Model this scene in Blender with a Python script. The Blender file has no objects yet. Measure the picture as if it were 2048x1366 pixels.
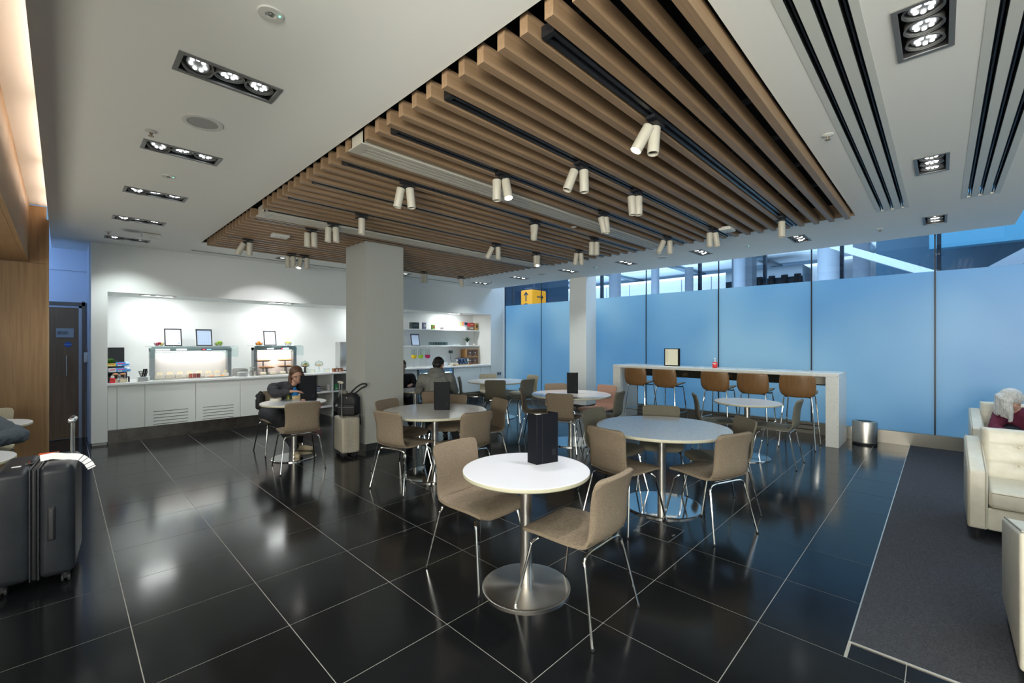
import bpy, bmesh, math, random
from mathutils import Vector, Matrix, Euler
random.seed(7)
PI = math.pi
S = bpy.context.scene
C = S.collection
A0 = math.radians(44.34)          # heading of the camera in the room (x runs along the slats, y along the glass)
ca, sa = math.cos(A0), math.sin(A0)

# ------------------------------------------------------------------ camera, world, lights, exposure
cam = bpy.data.cameras.new('camera'); cam.sensor_width = 36; cam.lens = 880/2048*36; cam.shift_y = 1/2048
cam.clip_start = .05; cam.clip_end = 300
co = bpy.data.objects.new('camera', cam); C.objects.link(co)
co.location = (0, 0, 1.53); co.rotation_euler = (PI/2, 0, A0-PI/2)
S.camera = co
S.view_settings.view_transform = 'Standard'; S.view_settings.look = 'None'
S.view_settings.gamma = 1; S.view_settings.use_curve_mapping = False
S.view_settings.exposure = 0.07
W = bpy.data.worlds.new('world'); S.world = W; W.use_nodes = True
bg = W.node_tree.nodes['Background']; bg.inputs[0].default_value = (.30, .55, .85, 1); bg.inputs[1].default_value = .55

def area(name, loc, rot, sx, sy, power, col, spread=PI):
    l = bpy.data.lights.new(name, 'AREA'); l.shape = 'RECTANGLE'; l.size = sx; l.size_y = sy
    l.energy = power; l.color = col; l.spread = spread
    o = bpy.data.objects.new(name, l); C.objects.link(o); o.location = loc; o.rotation_euler = rot
    return o
def spot(name, loc, target, power, col, angle=60, blend=.6, size=.05, parent=None):
    l = bpy.data.lights.new(name, 'SPOT'); l.energy = power; l.color = col; l.spot_size = math.radians(angle)
    l.spot_blend = blend; l.shadow_soft_size = size
    o = bpy.data.objects.new(name, l); C.objects.link(o); o.location = loc
    o.rotation_euler = (Vector(target)-Vector(loc)).to_track_quat('-Z', 'Y').to_euler()
    return o
Y0_ = -4.08
COOL = (.93, 1.0, .98); WHITE = (1, 1, .98); WARM = (1, .80, .62); BLUE = (.42, .70, 1)
# daylight in the concourse beyond the glass
area('concourse_daylight', (10.9, 4, 6.0), (0, 0, 0), 3.0, 26, 2900, (.72, .87, 1))
area('concourse_ceiling_glow', (21, 8, -2.0), (PI, 0, 0), 14, 26, 900, (.85, .93, 1))
area('concourse_wall_washer', (27.0, 6, 5.0), (0, math.radians(-125), 0), 1.2, 40, 1300, (.85, .95, 1))
area('void_daylight', (4, -3.6, 5.4), (math.radians(0), 0, 0), 6, 3, 60, (.6, .82, 1))
# added fill lights out of view, brightening the white ceiling and the room
area('lounge_fill_back', (2.5, Y0_+.15, 2.0), (math.radians(112), 0, 0), 9, 1.6, 40, (.80, .93, 1), math.radians(150))  # cool fill added behind the camera, no window stands here
area('lounge_fill_left', (-3.2, -.8, 1.9), (math.radians(114), 0, math.radians(-78)), 5, 1.6, 560, (1, .975, .87), math.radians(150))  # warm fill added at the left, tilted up to lift the ceiling
l_ = area('nook_fill', (-.80, 3.6, 1.5), (math.radians(106), 0, math.radians(-90)), 7, .3, 30, (1, .95, .80), math.radians(170))  # unseen fill added below the oak bulkhead for the left ceiling strip
# blue corridor lamp behind the wooden wall
area('corridor_lamp', (-1.0, 8.9, 2.85), (math.radians(55), 0, 0), .8, .25, 18, (.26, .50, 1))

# ------------------------------------------------------------------ materials
MATS = {}
def mat(name, col=(.8, .8, .8), rough=.5, metal=0, spec=.5, emis=None, estr=0, trans=0, ior=1.45, coat=0, alpha=1):
    if name in MATS: return MATS[name]
    m = bpy.data.materials.new(name); m.use_nodes = True
    b = m.node_tree.nodes['Principled BSDF']
    b.inputs['Base Color'].default_value = (*col, 1); b.inputs['Roughness'].default_value = rough
    b.inputs['Metallic'].default_value = metal; b.inputs['Specular IOR Level'].default_value = spec
    b.inputs['IOR'].default_value = ior
    if coat: b.inputs['Coat Weight'].default_value = coat; b.inputs['Coat Roughness'].default_value = .08
    if trans: b.inputs['Transmission Weight'].default_value = trans
    if emis: b.inputs['Emission Color'].default_value = (*emis, 1); b.inputs['Emission Strength'].default_value = estr
    if alpha < 1: b.inputs['Alpha'].default_value = alpha
    MATS[name] = m; return m
def nodes(m): return m.node_tree.nodes, m.node_tree.links, m.node_tree.nodes['Principled BSDF']
def noise_col(m, c1, c2, scale=(1, 1, 1), nscale=5, detail=4, rough=.6, coord='Object', bump=0, bdist=.01, lo=.3, hi=.7):
    n, l, b = nodes(m)
    tc = n.new('ShaderNodeTexCoord'); mp = n.new('ShaderNodeMapping'); mp.inputs['Scale'].default_value = scale
    l.new(tc.outputs[coord], mp.inputs[0])
    tx = n.new('ShaderNodeTexNoise'); tx.inputs['Scale'].default_value = nscale; tx.inputs['Detail'].default_value = detail
    tx.inputs['Roughness'].default_value = rough
    l.new(mp.outputs[0], tx.inputs[0])
    r = n.new('ShaderNodeValToRGB'); r.color_ramp.elements[0].position = lo; r.color_ramp.elements[1].position = hi
    r.color_ramp.elements[0].color = (*c1, 1); r.color_ramp.elements[1].color = (*c2, 1)
    l.new(tx.outputs[0], r.inputs[0]); l.new(r.outputs[0], b.inputs['Base Color'])
    if bump:
        bp = n.new('ShaderNodeBump'); bp.inputs['Strength'].default_value = bump; bp.inputs['Distance'].default_value = bdist
        l.new(tx.outputs[0], bp.inputs['Height']); l.new(bp.outputs[0], b.inputs['Normal'])
    return tx, r
def wood(name, c1, c2, axis, rough=.45, spec=.4, grain=1.0):
    m = mat(name, c1, rough, spec=spec)
    sc = [28, 28, 28]; sc['xyz'.index(axis)] = 1.1
    noise_col(m, c1, c2, [s*grain for s in sc], 1.6, 6, .65, bump=.08, bdist=.002, lo=.25, hi=.75)
    return m
# tinted per-object variation
def vary(m, amt=.12):
    n, l, b = nodes(m)
    src = b.inputs['Base Color'].links[0].from_socket if b.inputs['Base Color'].links else None
    oi = n.new('ShaderNodeObjectInfo'); mr = n.new('ShaderNodeMapRange')
    mr.inputs['To Min'].default_value = 1-amt; mr.inputs['To Max'].default_value = 1+amt
    l.new(oi.outputs['Random'], mr.inputs['Value'])
    hs = n.new('ShaderNodeHueSaturation'); l.new(mr.outputs[0], hs.inputs['Value'])
    if src: l.new(src, hs.inputs['Color'])
    else: hs.inputs['Color'].default_value = b.inputs['Base Color'].default_value
    l.new(hs.outputs[0], b.inputs['Base Color'])

ceil_m = mat('ceiling_paint', (.84, .84, .80), .9, spec=.2)
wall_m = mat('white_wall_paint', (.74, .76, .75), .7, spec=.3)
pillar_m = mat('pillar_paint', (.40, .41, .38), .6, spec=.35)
lam_m = mat('white_laminate', (.72, .75, .73), .35)
corian = mat('white_worktop', (.80, .82, .82), .22)
steel = mat('brushed_steel', (.50, .48, .45), .32, 1)
chrome = mat('chrome', (.72, .72, .70), .08, 1)
polish = mat('polished_steel', (.62, .62, .62), .07, 1)
kick = mat('steel_kickboard', (.30, .28, .25), .35, .9); noise_col(kick, (.10, .092, .082), (.17, .155, .14), (3, 3, 3), 3, 4)
oak_v = wood('oak_panel_vertical', (.19, .105, .045), (.31, .185, .085), 'z')
oak_y = wood('oak_panel_along_glass', (.19, .105, .045), (.30, .18, .085), 'y')
oak_s = wood('oak_slat', (.235, .148, .082), (.335, .225, .135), 'x'); vary(oak_s, .08)
oak_d = wood('oak_door', (.17, .10, .055), (.25, .155, .09), 'z')
ply = wood('stool_plywood', (.15, .078, .030), (.24, .13, .052), 'z', .35)
black_m = mat('black_matt', (.012, .013, .015), .5)
track_m = mat('black_track', (.012, .014, .018), .3)
void_m = mat('dark_ceiling_void', (.006, .007, .009), .9)
duct_m = mat('dark_duct', (.03, .033, .037), .5, .3)
cream_metal = mat('cream_lacquer', (.50, .475, .40), .4)
grey_bez = mat('grey_bezel', (.20, .20, .195), .45, .3)
white_pl = mat('white_plastic', (.62, .62, .58), .4)
led_m = mat('lamp_led', (1, 1, 1), .5, emis=(.93, .98, 1), estr=7)
led_dim = mat('lamp_led_soft', (1, 1, 1), .5, emis=(1, .95, .95), estr=30)
cove_m = mat('cove_tube', (1, 1, 1), .5, emis=(1, .84, .68), estr=8)
tile_m = mat('black_floor_tile', (.018, .019, .021), .14, spec=.42)
tx, r_ = noise_col(tile_m, (.004, .0045, .005), (.010, .011, .0125), (1, 1, 1), 160, 3, .7, lo=.35, hi=.7)
vary(tile_m, .12)
grout = mat('pale_grout', (.30, .29, .26), .8)
carpet = mat('charcoal_carpet', (.05, .05, .058), .95, spec=.1)
noise_col(carpet, (.028, .029, .034), (.085, .086, .095), (1, 1, 1), 120, 4, .8, bump=.6, bdist=.006, lo=.3, hi=.72)
trim_m = mat('aluminium_trim', (.62, .60, .55), .35, .8)
fabric = mat('taupe_fabric', (.20, .16, .11), .9, spec=.15)
def weave(m, c1, c2):
    n, l, b = nodes(m)
    tc = n.new('ShaderNodeTexCoord')
    outs = []
    for sc in ((420, 420, 60), (60, 60, 420)):
        mp = n.new('ShaderNodeMapping'); mp.inputs['Scale'].default_value = sc; l.new(tc.outputs['Object'], mp.inputs[0])
        t = n.new('ShaderNodeTexNoise'); t.inputs['Scale'].default_value = 1; t.inputs['Detail'].default_value = 3
        l.new(mp.outputs[0], t.inputs[0]); outs.append(t.outputs[0])
    mx = n.new('ShaderNodeMath'); mx.operation = 'ADD'; l.new(outs[0], mx.inputs[0]); l.new(outs[1], mx.inputs[1])
    r = n.new('ShaderNodeValToRGB'); r.color_ramp.elements[0].position = .38; r.color_ramp.elements[1].position = .62
    hf = n.new('ShaderNodeMath'); hf.operation = 'MULTIPLY'; hf.inputs[1].default_value = .5; l.new(mx.outputs[0], hf.inputs[0])
    r.color_ramp.elements[0].color = (*c1, 1); r.color_ramp.elements[1].color = (*c2, 1)
    l.new(hf.outputs[0], r.inputs[0]); l.new(r.outputs[0], b.inputs['Base Color'])
    bp = n.new('ShaderNodeBump'); bp.inputs['Strength'].default_value = .35; bp.inputs['Distance'].default_value = .002
    l.new(hf.outputs[0], bp.inputs['Height']); l.new(bp.outputs[0], b.inputs['Normal'])
weave(fabric, (.150, .116, .082), (.225, .180, .132))
fabric_g = mat('olive_grey_fabric', (.15, .14, .11), .9, spec=.15); weave(fabric_g, (.105, .096, .072), (.160, .148, .114))
fabric_c = mat('cream_fabric', (.5, .45, .33), .9, spec=.15); weave(fabric_c, (.34, .30, .21), (.52, .47, .36))
fabric_p = mat('rose_fabric', (.3, .18, .13), .9, spec=.15); weave(fabric_p, (.22, .13, .095), (.38, .24, .18))
glide = mat('black_glide', (.02, .02, .02), .5)
top_m = mat('table_white_laminate', (.60, .61, .64), .22, spec=.5)
top_s = mat('table_speckled_quartz', (.55, .54, .50), .12, spec=.6); noise_col(top_s, (.50, .49, .45), (.62, .60, .57), (1, 1, 1), 60, 2, lo=.3, hi=.5)
edge_m = mat('table_cream_edge', (.44, .42, .31), .45)
terr = mat('terrazzo', (.5, .5, .46), .2, spec=.5)
noise_col(terr, (.34, .34, .31), (.68, .68, .64), (1, 1, 1), 70, 3, .7, lo=.28, hi=.42)
menu_m = mat('black_leatherette', (.006, .007, .010), .5, spec=.12)
paper = mat('cream_paper', (.72, .66, .50), .7)
white_paper = mat('white_paper', (.75, .77, .80), .6)
frost_edge = mat('glass_joint', (.01, .02, .035), .4)
leather = mat('cream_leather', (.62, .58, .47), .38, spec=.45)
noise_col(leather, (.60, .56, .46), (.68, .64, .54), (1, 1, 1), 14, 4, bump=.05, bdist=.004)
dark_leg = mat('dark_metal_leg', (.10, .10, .10), .3, .8)
yellow = mat('yellow_sign', (.75, .27, .005), .5, emis=(1, .46, .0), estr=.65)
sign_dark = mat('sign_dark', (.03, .05, .09), .5)
conc_white = mat('concourse_white', (.72, .78, .84), .6)
conc_ceil = mat('concourse_ceiling_panel', (.60, .70, .78), .6)
conc_joint = mat('concourse_joint', (.05, .12, .2), .6)
conc_dark = mat('concourse_dark', (.03, .05, .07), .5)
conc_blue = mat('concourse_blue_block', (.02, .10, .19), .5)
conc_teal = mat('concourse_teal', (.06, .22, .32), .5)
conc_col = mat('concourse_column_blue', (.35, .58, .75), .5)
conc_grey = mat('concourse_grey', (.30, .34, .38), .6)
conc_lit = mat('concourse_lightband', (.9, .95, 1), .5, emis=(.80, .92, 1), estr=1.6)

def glass_mat(name, tint, refl=.06):
    m = bpy.data.materials.new(name); m.use_nodes = True; n = m.node_tree.nodes; l = m.node_tree.links
    n.clear(); o = n.new('ShaderNodeOutputMaterial'); t = n.new('ShaderNodeBsdfTransparent'); g = n.new('ShaderNodeBsdfGlossy')
    t.inputs[0].default_value = (*tint, 1); g.inputs['Roughness'].default_value = .02
    f = n.new('ShaderNodeLayerWeight'); f.inputs[0].default_value = .25
    mr = n.new('ShaderNodeMapRange'); mr.inputs['To Min'].default_value = refl*.6; mr.inputs['To Max'].default_value = .5
    l.new(f.outputs['Fresnel'], mr.inputs['Value'])
    mx = n.new('ShaderNodeMixShader'); l.new(mr.outputs[0], mx.inputs[0]); l.new(t.outputs[0], mx.inputs[1]); l.new(g.outputs[0], mx.inputs[2])
    l.new(mx.outputs[0], o.inputs[0]); MATS[name] = m; return m
clear_blue = glass_mat('tinted_clear_glass', (.66, .74, .82), .05)
clear = glass_mat('clear_glass', (.90, .96, .95), .08)
def frosted():
    m = bpy.data.materials.new('frosted_glass'); m.use_nodes = True; n = m.node_tree.nodes; l = m.node_tree.links
    n.clear(); o = n.new('ShaderNodeOutputMaterial')
    tr = n.new('ShaderNodeBsdfTranslucent'); di = n.new('ShaderNodeBsdfDiffuse'); gl = n.new('ShaderNodeBsdfGlossy')
    tc = n.new('ShaderNodeTexCoord'); nz = n.new('ShaderNodeTexNoise'); nz.inputs['Scale'].default_value = .55; nz.inputs['Detail'].default_value = 1.5
    l.new(tc.outputs['Object'], nz.inputs[0])
    r = n.new('ShaderNodeValToRGB'); r.color_ramp.elements[0].position = .35; r.color_ramp.elements[1].position = .7
    r.color_ramp.elements[0].color = (.36, .62, .81, 1); r.color_ramp.elements[1].color = (.66, .83, .90, 1)
    l.new(nz.outputs[0], r.inputs[0]); l.new(r.outputs[0], tr.inputs[0])
    di.inputs[0].default_value = (.22, .36, .45, 1); gl.inputs['Roughness'].default_value = .34; gl.inputs[0].default_value = (.9, .95, 1, 1)
    m1 = n.new('ShaderNodeMixShader'); m1.inputs[0].default_value = .30; l.new(tr.outputs[0], m1.inputs[1]); l.new(di.outputs[0], m1.inputs[2])
    m2 = n.new('ShaderNodeMixShader'); f = n.new('ShaderNodeFresnel'); f.inputs[0].default_value = 1.45; l.new(f.outputs[0], m2.inputs[0])
    l.new(m1.outputs[0], m2.inputs[1]); l.new(gl.outputs[0], m2.inputs[2]); l.new(m2.outputs[0], o.inputs[0])
    return m
frost = frosted()
def radial_steel():
    m = mat('spun_steel', (.62, .59, .55), .26, 1); n, l, b = nodes(m)
    b.inputs['Anisotropic'].default_value = .93
    tg = n.new('ShaderNodeTangent'); tg.direction_type = 'RADIAL'; tg.axis = 'Z'; l.new(tg.outputs[0], b.inputs['Tangent'])
    return m
spun = radial_steel()

# ------------------------------------------------------------------ mesh helpers
class MB:
    def __init__(s): s.v = []; s.f = []; s.mi = []; s.sm = []
    def add(s, vs, fs, m=0, smooth=False):
        k = len(s.v); s.v += [tuple(v) for v in vs]; s.f += [tuple(i+k for i in f) for f in fs]
        s.mi += [m]*len(fs); s.sm += [smooth]*len(fs); return s
    def box(s, x0, x1, y0, y1, z0, z1, m=0, M=None):
        vs = [Vector(p) for p in ((x0,y0,z0),(x1,y0,z0),(x1,y1,z0),(x0,y1,z0),(x0,y0,z1),(x1,y0,z1),(x1,y1,z1),(x0,y1,z1))]
        if M is not None: vs = [M @ v for v in vs]
        return s.add(vs, [(0,3,2,1),(4,5,6,7),(0,1,5,4),(1,2,6,5),(2,3,7,6),(3,0,4,7)], m)
    def rbox(s, x0, x1, y0, y1, z0, z1, r=.02, seg=3, m=0, M=None):
        bm = bmesh.new(); bmesh.ops.create_cube(bm, size=1)
        for v in bm.verts: v.co = Vector(((x0+x1)/2+v.co.x*(x1-x0), (y0+y1)/2+v.co.y*(y1-y0), (z0+z1)/2+v.co.z*(z1-z0)))
        r = min(r, (x1-x0)*.49, (y1-y0)*.49, (z1-z0)*.49)
        bmesh.ops.bevel(bm, geom=list(bm.edges), offset=r, segments=seg, profile=.5, affect='EDGES', clamp_overlap=True)
        vs = [v.co.copy() for v in bm.verts]
        if M is not None: vs = [M @ v for v in vs]
        bm.verts.index_update()
        fs = [tuple(v.index for v in f.verts) for f in bm.faces]; bm.free()
        return s.add(vs, fs, m, True)
    def lathe(s, prof, c=(0,0,0), n=24, m=0, smooth=True, cap=True):
        vs = []; fs = []
        for (r, z) in prof:
            for i in range(n):
                a = 2*PI*i/n; vs.append((c[0]+r*math.cos(a), c[1]+r*math.sin(a), c[2]+z))
        for j in range(len(prof)-1):
            for i in range(n):
                i2 = (i+1) % n; fs.append((j*n+i, j*n+i2, (j+1)*n+i2, (j+1)*n+i))
        if cap:
            fs.append(tuple(range(n-1, -1, -1))); k = (len(prof)-1)*n; fs.append(tuple(range(k, k+n)))
        return s.add(vs, fs, m, smooth)
    def cyl(s, p0, p1, r0, r1=None, n=14, m=0, smooth=True):
        r1 = r0 if r1 is None else r1
        return s.tube([p0, p1], [r0, r1], n, m, smooth)
    def tube(s, path, r, n=8, m=0, smooth=True):
        P = [Vector(p) for p in path]; R = r if isinstance(r, (list, tuple)) else [r]*len(P)
        vs = []; fs = []; up = None
        for i, p in enumerate(P):
            d = ((P[i+1]-p).normalized() if i < len(P)-1 else Vector((0,0,0))) + ((p-P[i-1]).normalized() if i > 0 else Vector((0,0,0)))
            d.normalize()
            if up is None:
                up = Vector((0,0,1)) if abs(d.z) < .9 else Vector((0,1,0))
            u = (up - d*up.dot(d)).normalized(); w = d.cross(u); up = u
            for k in range(n):
                a = 2*PI*k/n; vs.append(p + (u*math.cos(a)+w*math.sin(a))*R[i])
        for i in range(len(P)-1):
            for k in range(n):
                k2 = (k+1) % n; fs.append((i*n+k, i*n+k2, (i+1)*n+k2, (i+1)*n+k))
        fs.append(tuple(range(n-1, -1, -1))); b = (len(P)-1)*n; fs.append(tuple(range(b, b+n)))
        return s.add(vs, fs, m, smooth)
    def ball(s, c, rx, ry=None, rz=None, n=12, m=0, M=None):
        ry = rx if ry is None else ry; rz = rx if rz is None else rz
        k = n//2; vs = []; fs = []
        for j in range(1, k):
            t = PI*j/k
            for i in range(n):
                a = 2*PI*i/n; vs.append(Vector((rx*math.sin(t)*math.cos(a), ry*math.sin(t)*math.sin(a), rz*math.cos(t))))
        vs.append(Vector((0,0,rz))); vs.append(Vector((0,0,-rz))); T = len(vs)-2; Bt = T+1
        for j in range(k-2):
            for i in range(n):
                i2 = (i+1) % n; fs.append((j*n+i, (j+1)*n+i, (j+1)*n+i2, j*n+i2))
        for i in range(n):
            i2 = (i+1) % n; fs.append((T, i, i2)); b = (k-2)*n; fs.append((Bt, b+i2, b+i))
        cc = Vector(c); vs = [(M @ v if M is not None else v)+cc for v in vs]
        return s.add(vs, fs, m, True)
    def build(s, name, mats, parent=None, loc=(0,0,0), rot=(0,0,0), angle=40):
        me = bpy.data.meshes.new(name); me.from_pydata(s.v, [], s.f)
        for mm in (mats if isinstance(mats, (list, tuple)) else [mats]): me.materials.append(mm)
        me.polygons.foreach_set('material_index', s.mi); me.polygons.foreach_set('use_smooth', s.sm)
        me.update()
        if any(s.sm): me.set_sharp_from_angle(angle=math.radians(angle))
        o = bpy.data.objects.new(name, me); C.objects.link(o); o.location = loc; o.rotation_euler = rot
        if parent is not None: o.parent = parent
        return o
def tag(o, label=None, cat=None, group=None, kind=None):
    if label: o['label'] = label
    if cat: o['category'] = cat
    if group: o['group'] = group
    if kind: o['kind'] = kind
    return o
def thing(name, label, cat, loc=(0,0,0), rz=0, group=None):
    o = bpy.data.objects.new(name, None); C.objects.link(o); o.location = loc; o.rotation_euler = (0, 0, rz); o.empty_display_size = .1
    return tag(o, label, cat, group)
def struct(o): o['kind'] = 'structure'; return o
def lab(o, t): o['label'] = t; return o
CH = {}
def reg(root):   # remember the tree of a prototype
    def kids(o): return [(c, kids(c)) for c in bpy.data.objects if c.parent is o]
    CH[root] = kids(root)
def dup(root, loc, rz, label=None, group=None):
    if root not in CH: reg(root)
    r = root.copy(); C.objects.link(r); r.location = loc; r.rotation_euler = (0, 0, rz)
    if label: r['label'] = label
    if group: r['group'] = group
    def rec(src, dst):
        for c, sub in src:
            d = c.copy(); C.objects.link(d); d.parent = dst; rec(sub, d)
    rec(CH[root], r); return r
def children(o): return [c for c in bpy.data.objects if c.parent is o]

# ------------------------------------------------------------------ floor: recessed grout bed, tiles, carpet inlay
X0, X1, Y0, Y1 = -3.34, 8.8, -4.08, 9.9
floor = struct(MB().box(X0-.2, X1+.1, Y0-.2, Y1, -.06, -.0012).build('floor', grout))
def vis(x, y):
    t = x*ca+y*sa; r = x*sa-y*ca
    if t < .3: return False
    u = 1024+880*r/t; v = 684+880*1.53/t
    return -160 < u < 2210 and v < 1560
tile_me = None; rest = MB(); CX, CY = 2.81, .335
xi0 = int(math.floor((X0-.26)/.6)); yi0 = int(math.floor((Y0-.72)/.6))
for i in range(xi0, 16):
    for j in range(yi0, 17):
        x0, x1, y0, y1 = .26+.6*i, .86+.6*i, .72+.6*j, 1.32+.6*j
        x0 = max(x0, X0); x1 = min(x1, X1); y0 = max(y0, Y0); y1 = min(y1, Y1)
        if x1-x0 < .02 or y1-y0 < .02: continue
        if x1 > CX and y0 < CY-.01:
            if x0 >= CX-.01 and y1 <= CY+.01: continue
            if y1 > CY and x0 >= CX-.3:   # strip beside the carpet
                if x0 < CX:
                    rest.box(x0+.0015, CX-.006, y0+.0015, CY-.006, -.01, 0)
                y0 = CY+.006
            elif x0 < CX: x1 = CX-.006
        g = .0022
        full = abs(x1-x0-.6) < 1e-4 and abs(y1-y0-.6) < 1e-4
        cx, cy = (x0+x1)/2, (y0+y1)/2
        if vis(cx, cy):
            hx, hy = (x1-x0)/2-g, (y1-y0)/2-g
            if full and tile_me:
                o = bpy.data.objects.new('tile', tile_me); C.objects.link(o)
            else:
                b = MB().box(-hx, hx, -hy, hy, -.01, 0)
                o = b.build('tile', tile_m)
                if full: tile_me = o.data
            o.location = (cx, cy, 0); o.parent = floor
        else: rest.box(x0+g, x1-g, y0+g, y1-g, -.01, 0)
ro = rest.build('tile_field', tile_m, floor); ro['kind'] = 'stuff'
tag(MB().box(CX, X1, Y0, CY, -.012, .004).build('carpet', carpet), 'charcoal inset carpet with a pale metal edge beside the glass wall', 'carpet')
struct(MB().box(CX-.006, CX, Y0, CY+.006, -.01, .006).box(CX, X1, CY, CY+.006, -.01, .006).build('trim_1', trim_m))
fb = thing('floor_box', 'square floor access hatch outlined in steel beside the large round table', 'hatch', (3.38, 1.64, 0))
m_ = MB()
for a in range(4):
    R = Matrix.Rotation(a*PI/2, 4, 'Z'); m_.box(-.15, .15, .142, .15, -.004, .0015, M=R)
m_.build('frame', steel, fb); MB().box(-.14, .14, -.14, .14, -.004, .0008).build('lid', tile_m, fb)
MB().box(-.02, .02, -.13, -.115, .0008, .002).build('catch', steel, fb)

# ------------------------------------------------------------------ ceiling with cut-outs
ZC = 3.0
def slab(x0, x1, y0, y1, holes, z0, z1, b=None):
    b = b or MB()
    xs = sorted({x0, x1, *[h[0] for h in holes], *[h[1] for h in holes]}); ys = sorted({y0, y1, *[h[2] for h in holes], *[h[3] for h in holes]})
    xs = [x for x in xs if x0 <= x <= x1]; ys = [y for y in ys if y0 <= y <= y1]
    for i in range(len(xs)-1):
        for j in range(len(ys)-1):
            cx, cy = (xs[i]+xs[i+1])/2, (ys[j]+ys[j+1])/2
            if any(h[0] < cx < h[1] and h[2] < cy < h[3] for h in holes): continue
            b.box(xs[i], xs[i+1], ys[j], ys[j+1], z0, z1)
    return b
OX0, OX1, OY0, OY1 = 1.44, 6.42, .72, 7.87
TL = [(.657, y) for y in (1.485, 2.85, 4.225, 5.6, 6.95, 8.32)]
TR = [(x, .06) for x in (.58, 2.83, 5.03, 7.33)]
TG = [(7.33, y) for y in (1.45, 2.83, 4.2, 5.53, 6.93, 8.25)] + [(2.86, 8.3), (5.05, 8.3)]
TB = [(.58, -2.2), (-2.0, .06), (-2.0, -2.2)]
holes = [(OX0, OX1, OY0, OY1)] + [(x-.225, x+.225, y-.085, y+.085) for x, y in TL+TR+TG+TB]
SL = [(1.6, 6.43, (.475, .39, .305)), (1.6, 6.43, (-.195, -.275, -.355))]
for x0, x1, ys in SL:
    for y in ys: holes.append((x0, x1, y-.016, y+.016))
cb = slab(-.11, 8.33, -.65, 9.9, holes, ZC, ZC+.02)
slab(-3.34, 1.3, Y0, -.65, holes, ZC, ZC+.02, cb); slab(-3.34, -.11, -.65, 1.2, holes, ZC, ZC+.02, cb)
cb.box(8.31, 8.33, -.65, 9.9, ZC+.02, ZC+.5).box(1.3, 8.33, -.65, -.63, ZC+.02, ZC+.5).box(1.28, 1.3, Y0, -.65, ZC+.02, 5.6)
ceiling = struct(cb.build('ceiling', ceil_m))
# upstands of the raft opening and the dark void above
ub = MB().box(OX0-.02, OX0, OY0, OY1, ZC+.02, ZC+.6).box(OX1, OX1+.02, OY0, OY1, ZC, ZC+.6)
ub.box(OX0, OX1, OY0-.02, OY0, ZC+.02, ZC+.6).box(OX0, OX1, OY1, OY1+.02, ZC+.02, ZC+.6)
ub.box(OX0-.1, OX1+.1, OY0-.1, OY1+.1, ZC+.6, ZC+.62)
o = struct(ub.build('ceiling_void', void_m)); o.parent = ceiling
d = MB()
for k in range(9):
    y = 1.1+k*.75; d.cyl((1.6, y, ZC+.36+.05*(k % 3)), (6.3, y+.1, ZC+.42), .03+.02*(k % 2), n=8)
for k in range(6): d.box(1.9+k*.8, 1.93+k*.8, OY0+.05, OY1-.05, ZC+.28, ZC+.31)
o = d.build('pipework', duct_m, o); o['kind'] = 'stuff'
struct(MB().box(OX1-.012, OX1, OY0, OY1, ZC-.001, ZC+.16).build('trim_2', oak_s))

# ------------------------------------------------------------------ slatted raft
P0, PT, SX0, SX1, SZ = .793, .1484, 1.47, 6.28, 2.93
raft = thing('slatted_ceiling', 'oak slatted ceiling raft hung in the opening of the white ceiling', 'ceiling raft')
sl = None
PILX0, PILX1, PILY0, PILY1 = 2.965, 3.57, 5.76, 6.36
cut = {}
for k in range(47):
    if k in (15, 30, 31): continue
    yc = P0+PT*k-.024
    if PILY0-.03 < yc < PILY1+.03:
        for a, b_ in ((SX0, PILX0-.01), (PILX1+.01, SX1)):
            MB().box(a, b_, -.024, .024, 0, .098).build('slat', oak_s, raft, (0, yc, SZ))
        continue
    if sl is None:
        o = MB().box(SX0, SX1, -.024, .024, 0, .098).build('slat', oak_s, raft, (0, yc, SZ)); sl = o.data
    else:
        o = bpy.data.objects.new('slat', sl); C.objects.link(o); o.parent = raft; o.location = (0, yc, SZ+random.choice((0, 0, 0, .002, -.002)))
def tracky(k): return P0+(k+.5)*PT-.024
names = {3:'nearest the camera', 8:'second from the camera', 12:'third from the camera, before the first air grille', 17:'fourth from the camera, just past the first grille', 21:'fifth from the camera',
         25:'sixth from the camera, between the grilles', 29:'seventh, touching the second air grille', 32:'eighth, just beyond the second grille', 40:'ninth, near the buffet side', 44:'farthest, nearest the buffet'}
for k, nm in names.items():
    y = tracky(k)
    t = thing('lighting_track', 'black lighting track between the slats, '+nm, 'track', (0, y, 0), 0, 'lighting tracks between the slats')
    segs = [(SX0+.1, SX1-.05)]
    if PILY0-.03 < y < PILY1+.03: segs = [(SX0+.1, PILX0-.02), (PILX1+.02, SX1-.05)]
    b = MB()
    for a, c_ in segs:
        b.box(a, c_, -.034, -.012, 2.936, 2.985).box(a, c_, .012, .034, 2.936, 2.985).box(a, c_, -.012, .012, 2.955, 2.985)
    b.build('rail', track_m, t)
    MB().box(segs[0][0]-.02, segs[0][0]+.01, -.036, .036, 2.934, 2.987).build('end_cap', black_m, t)
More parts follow.
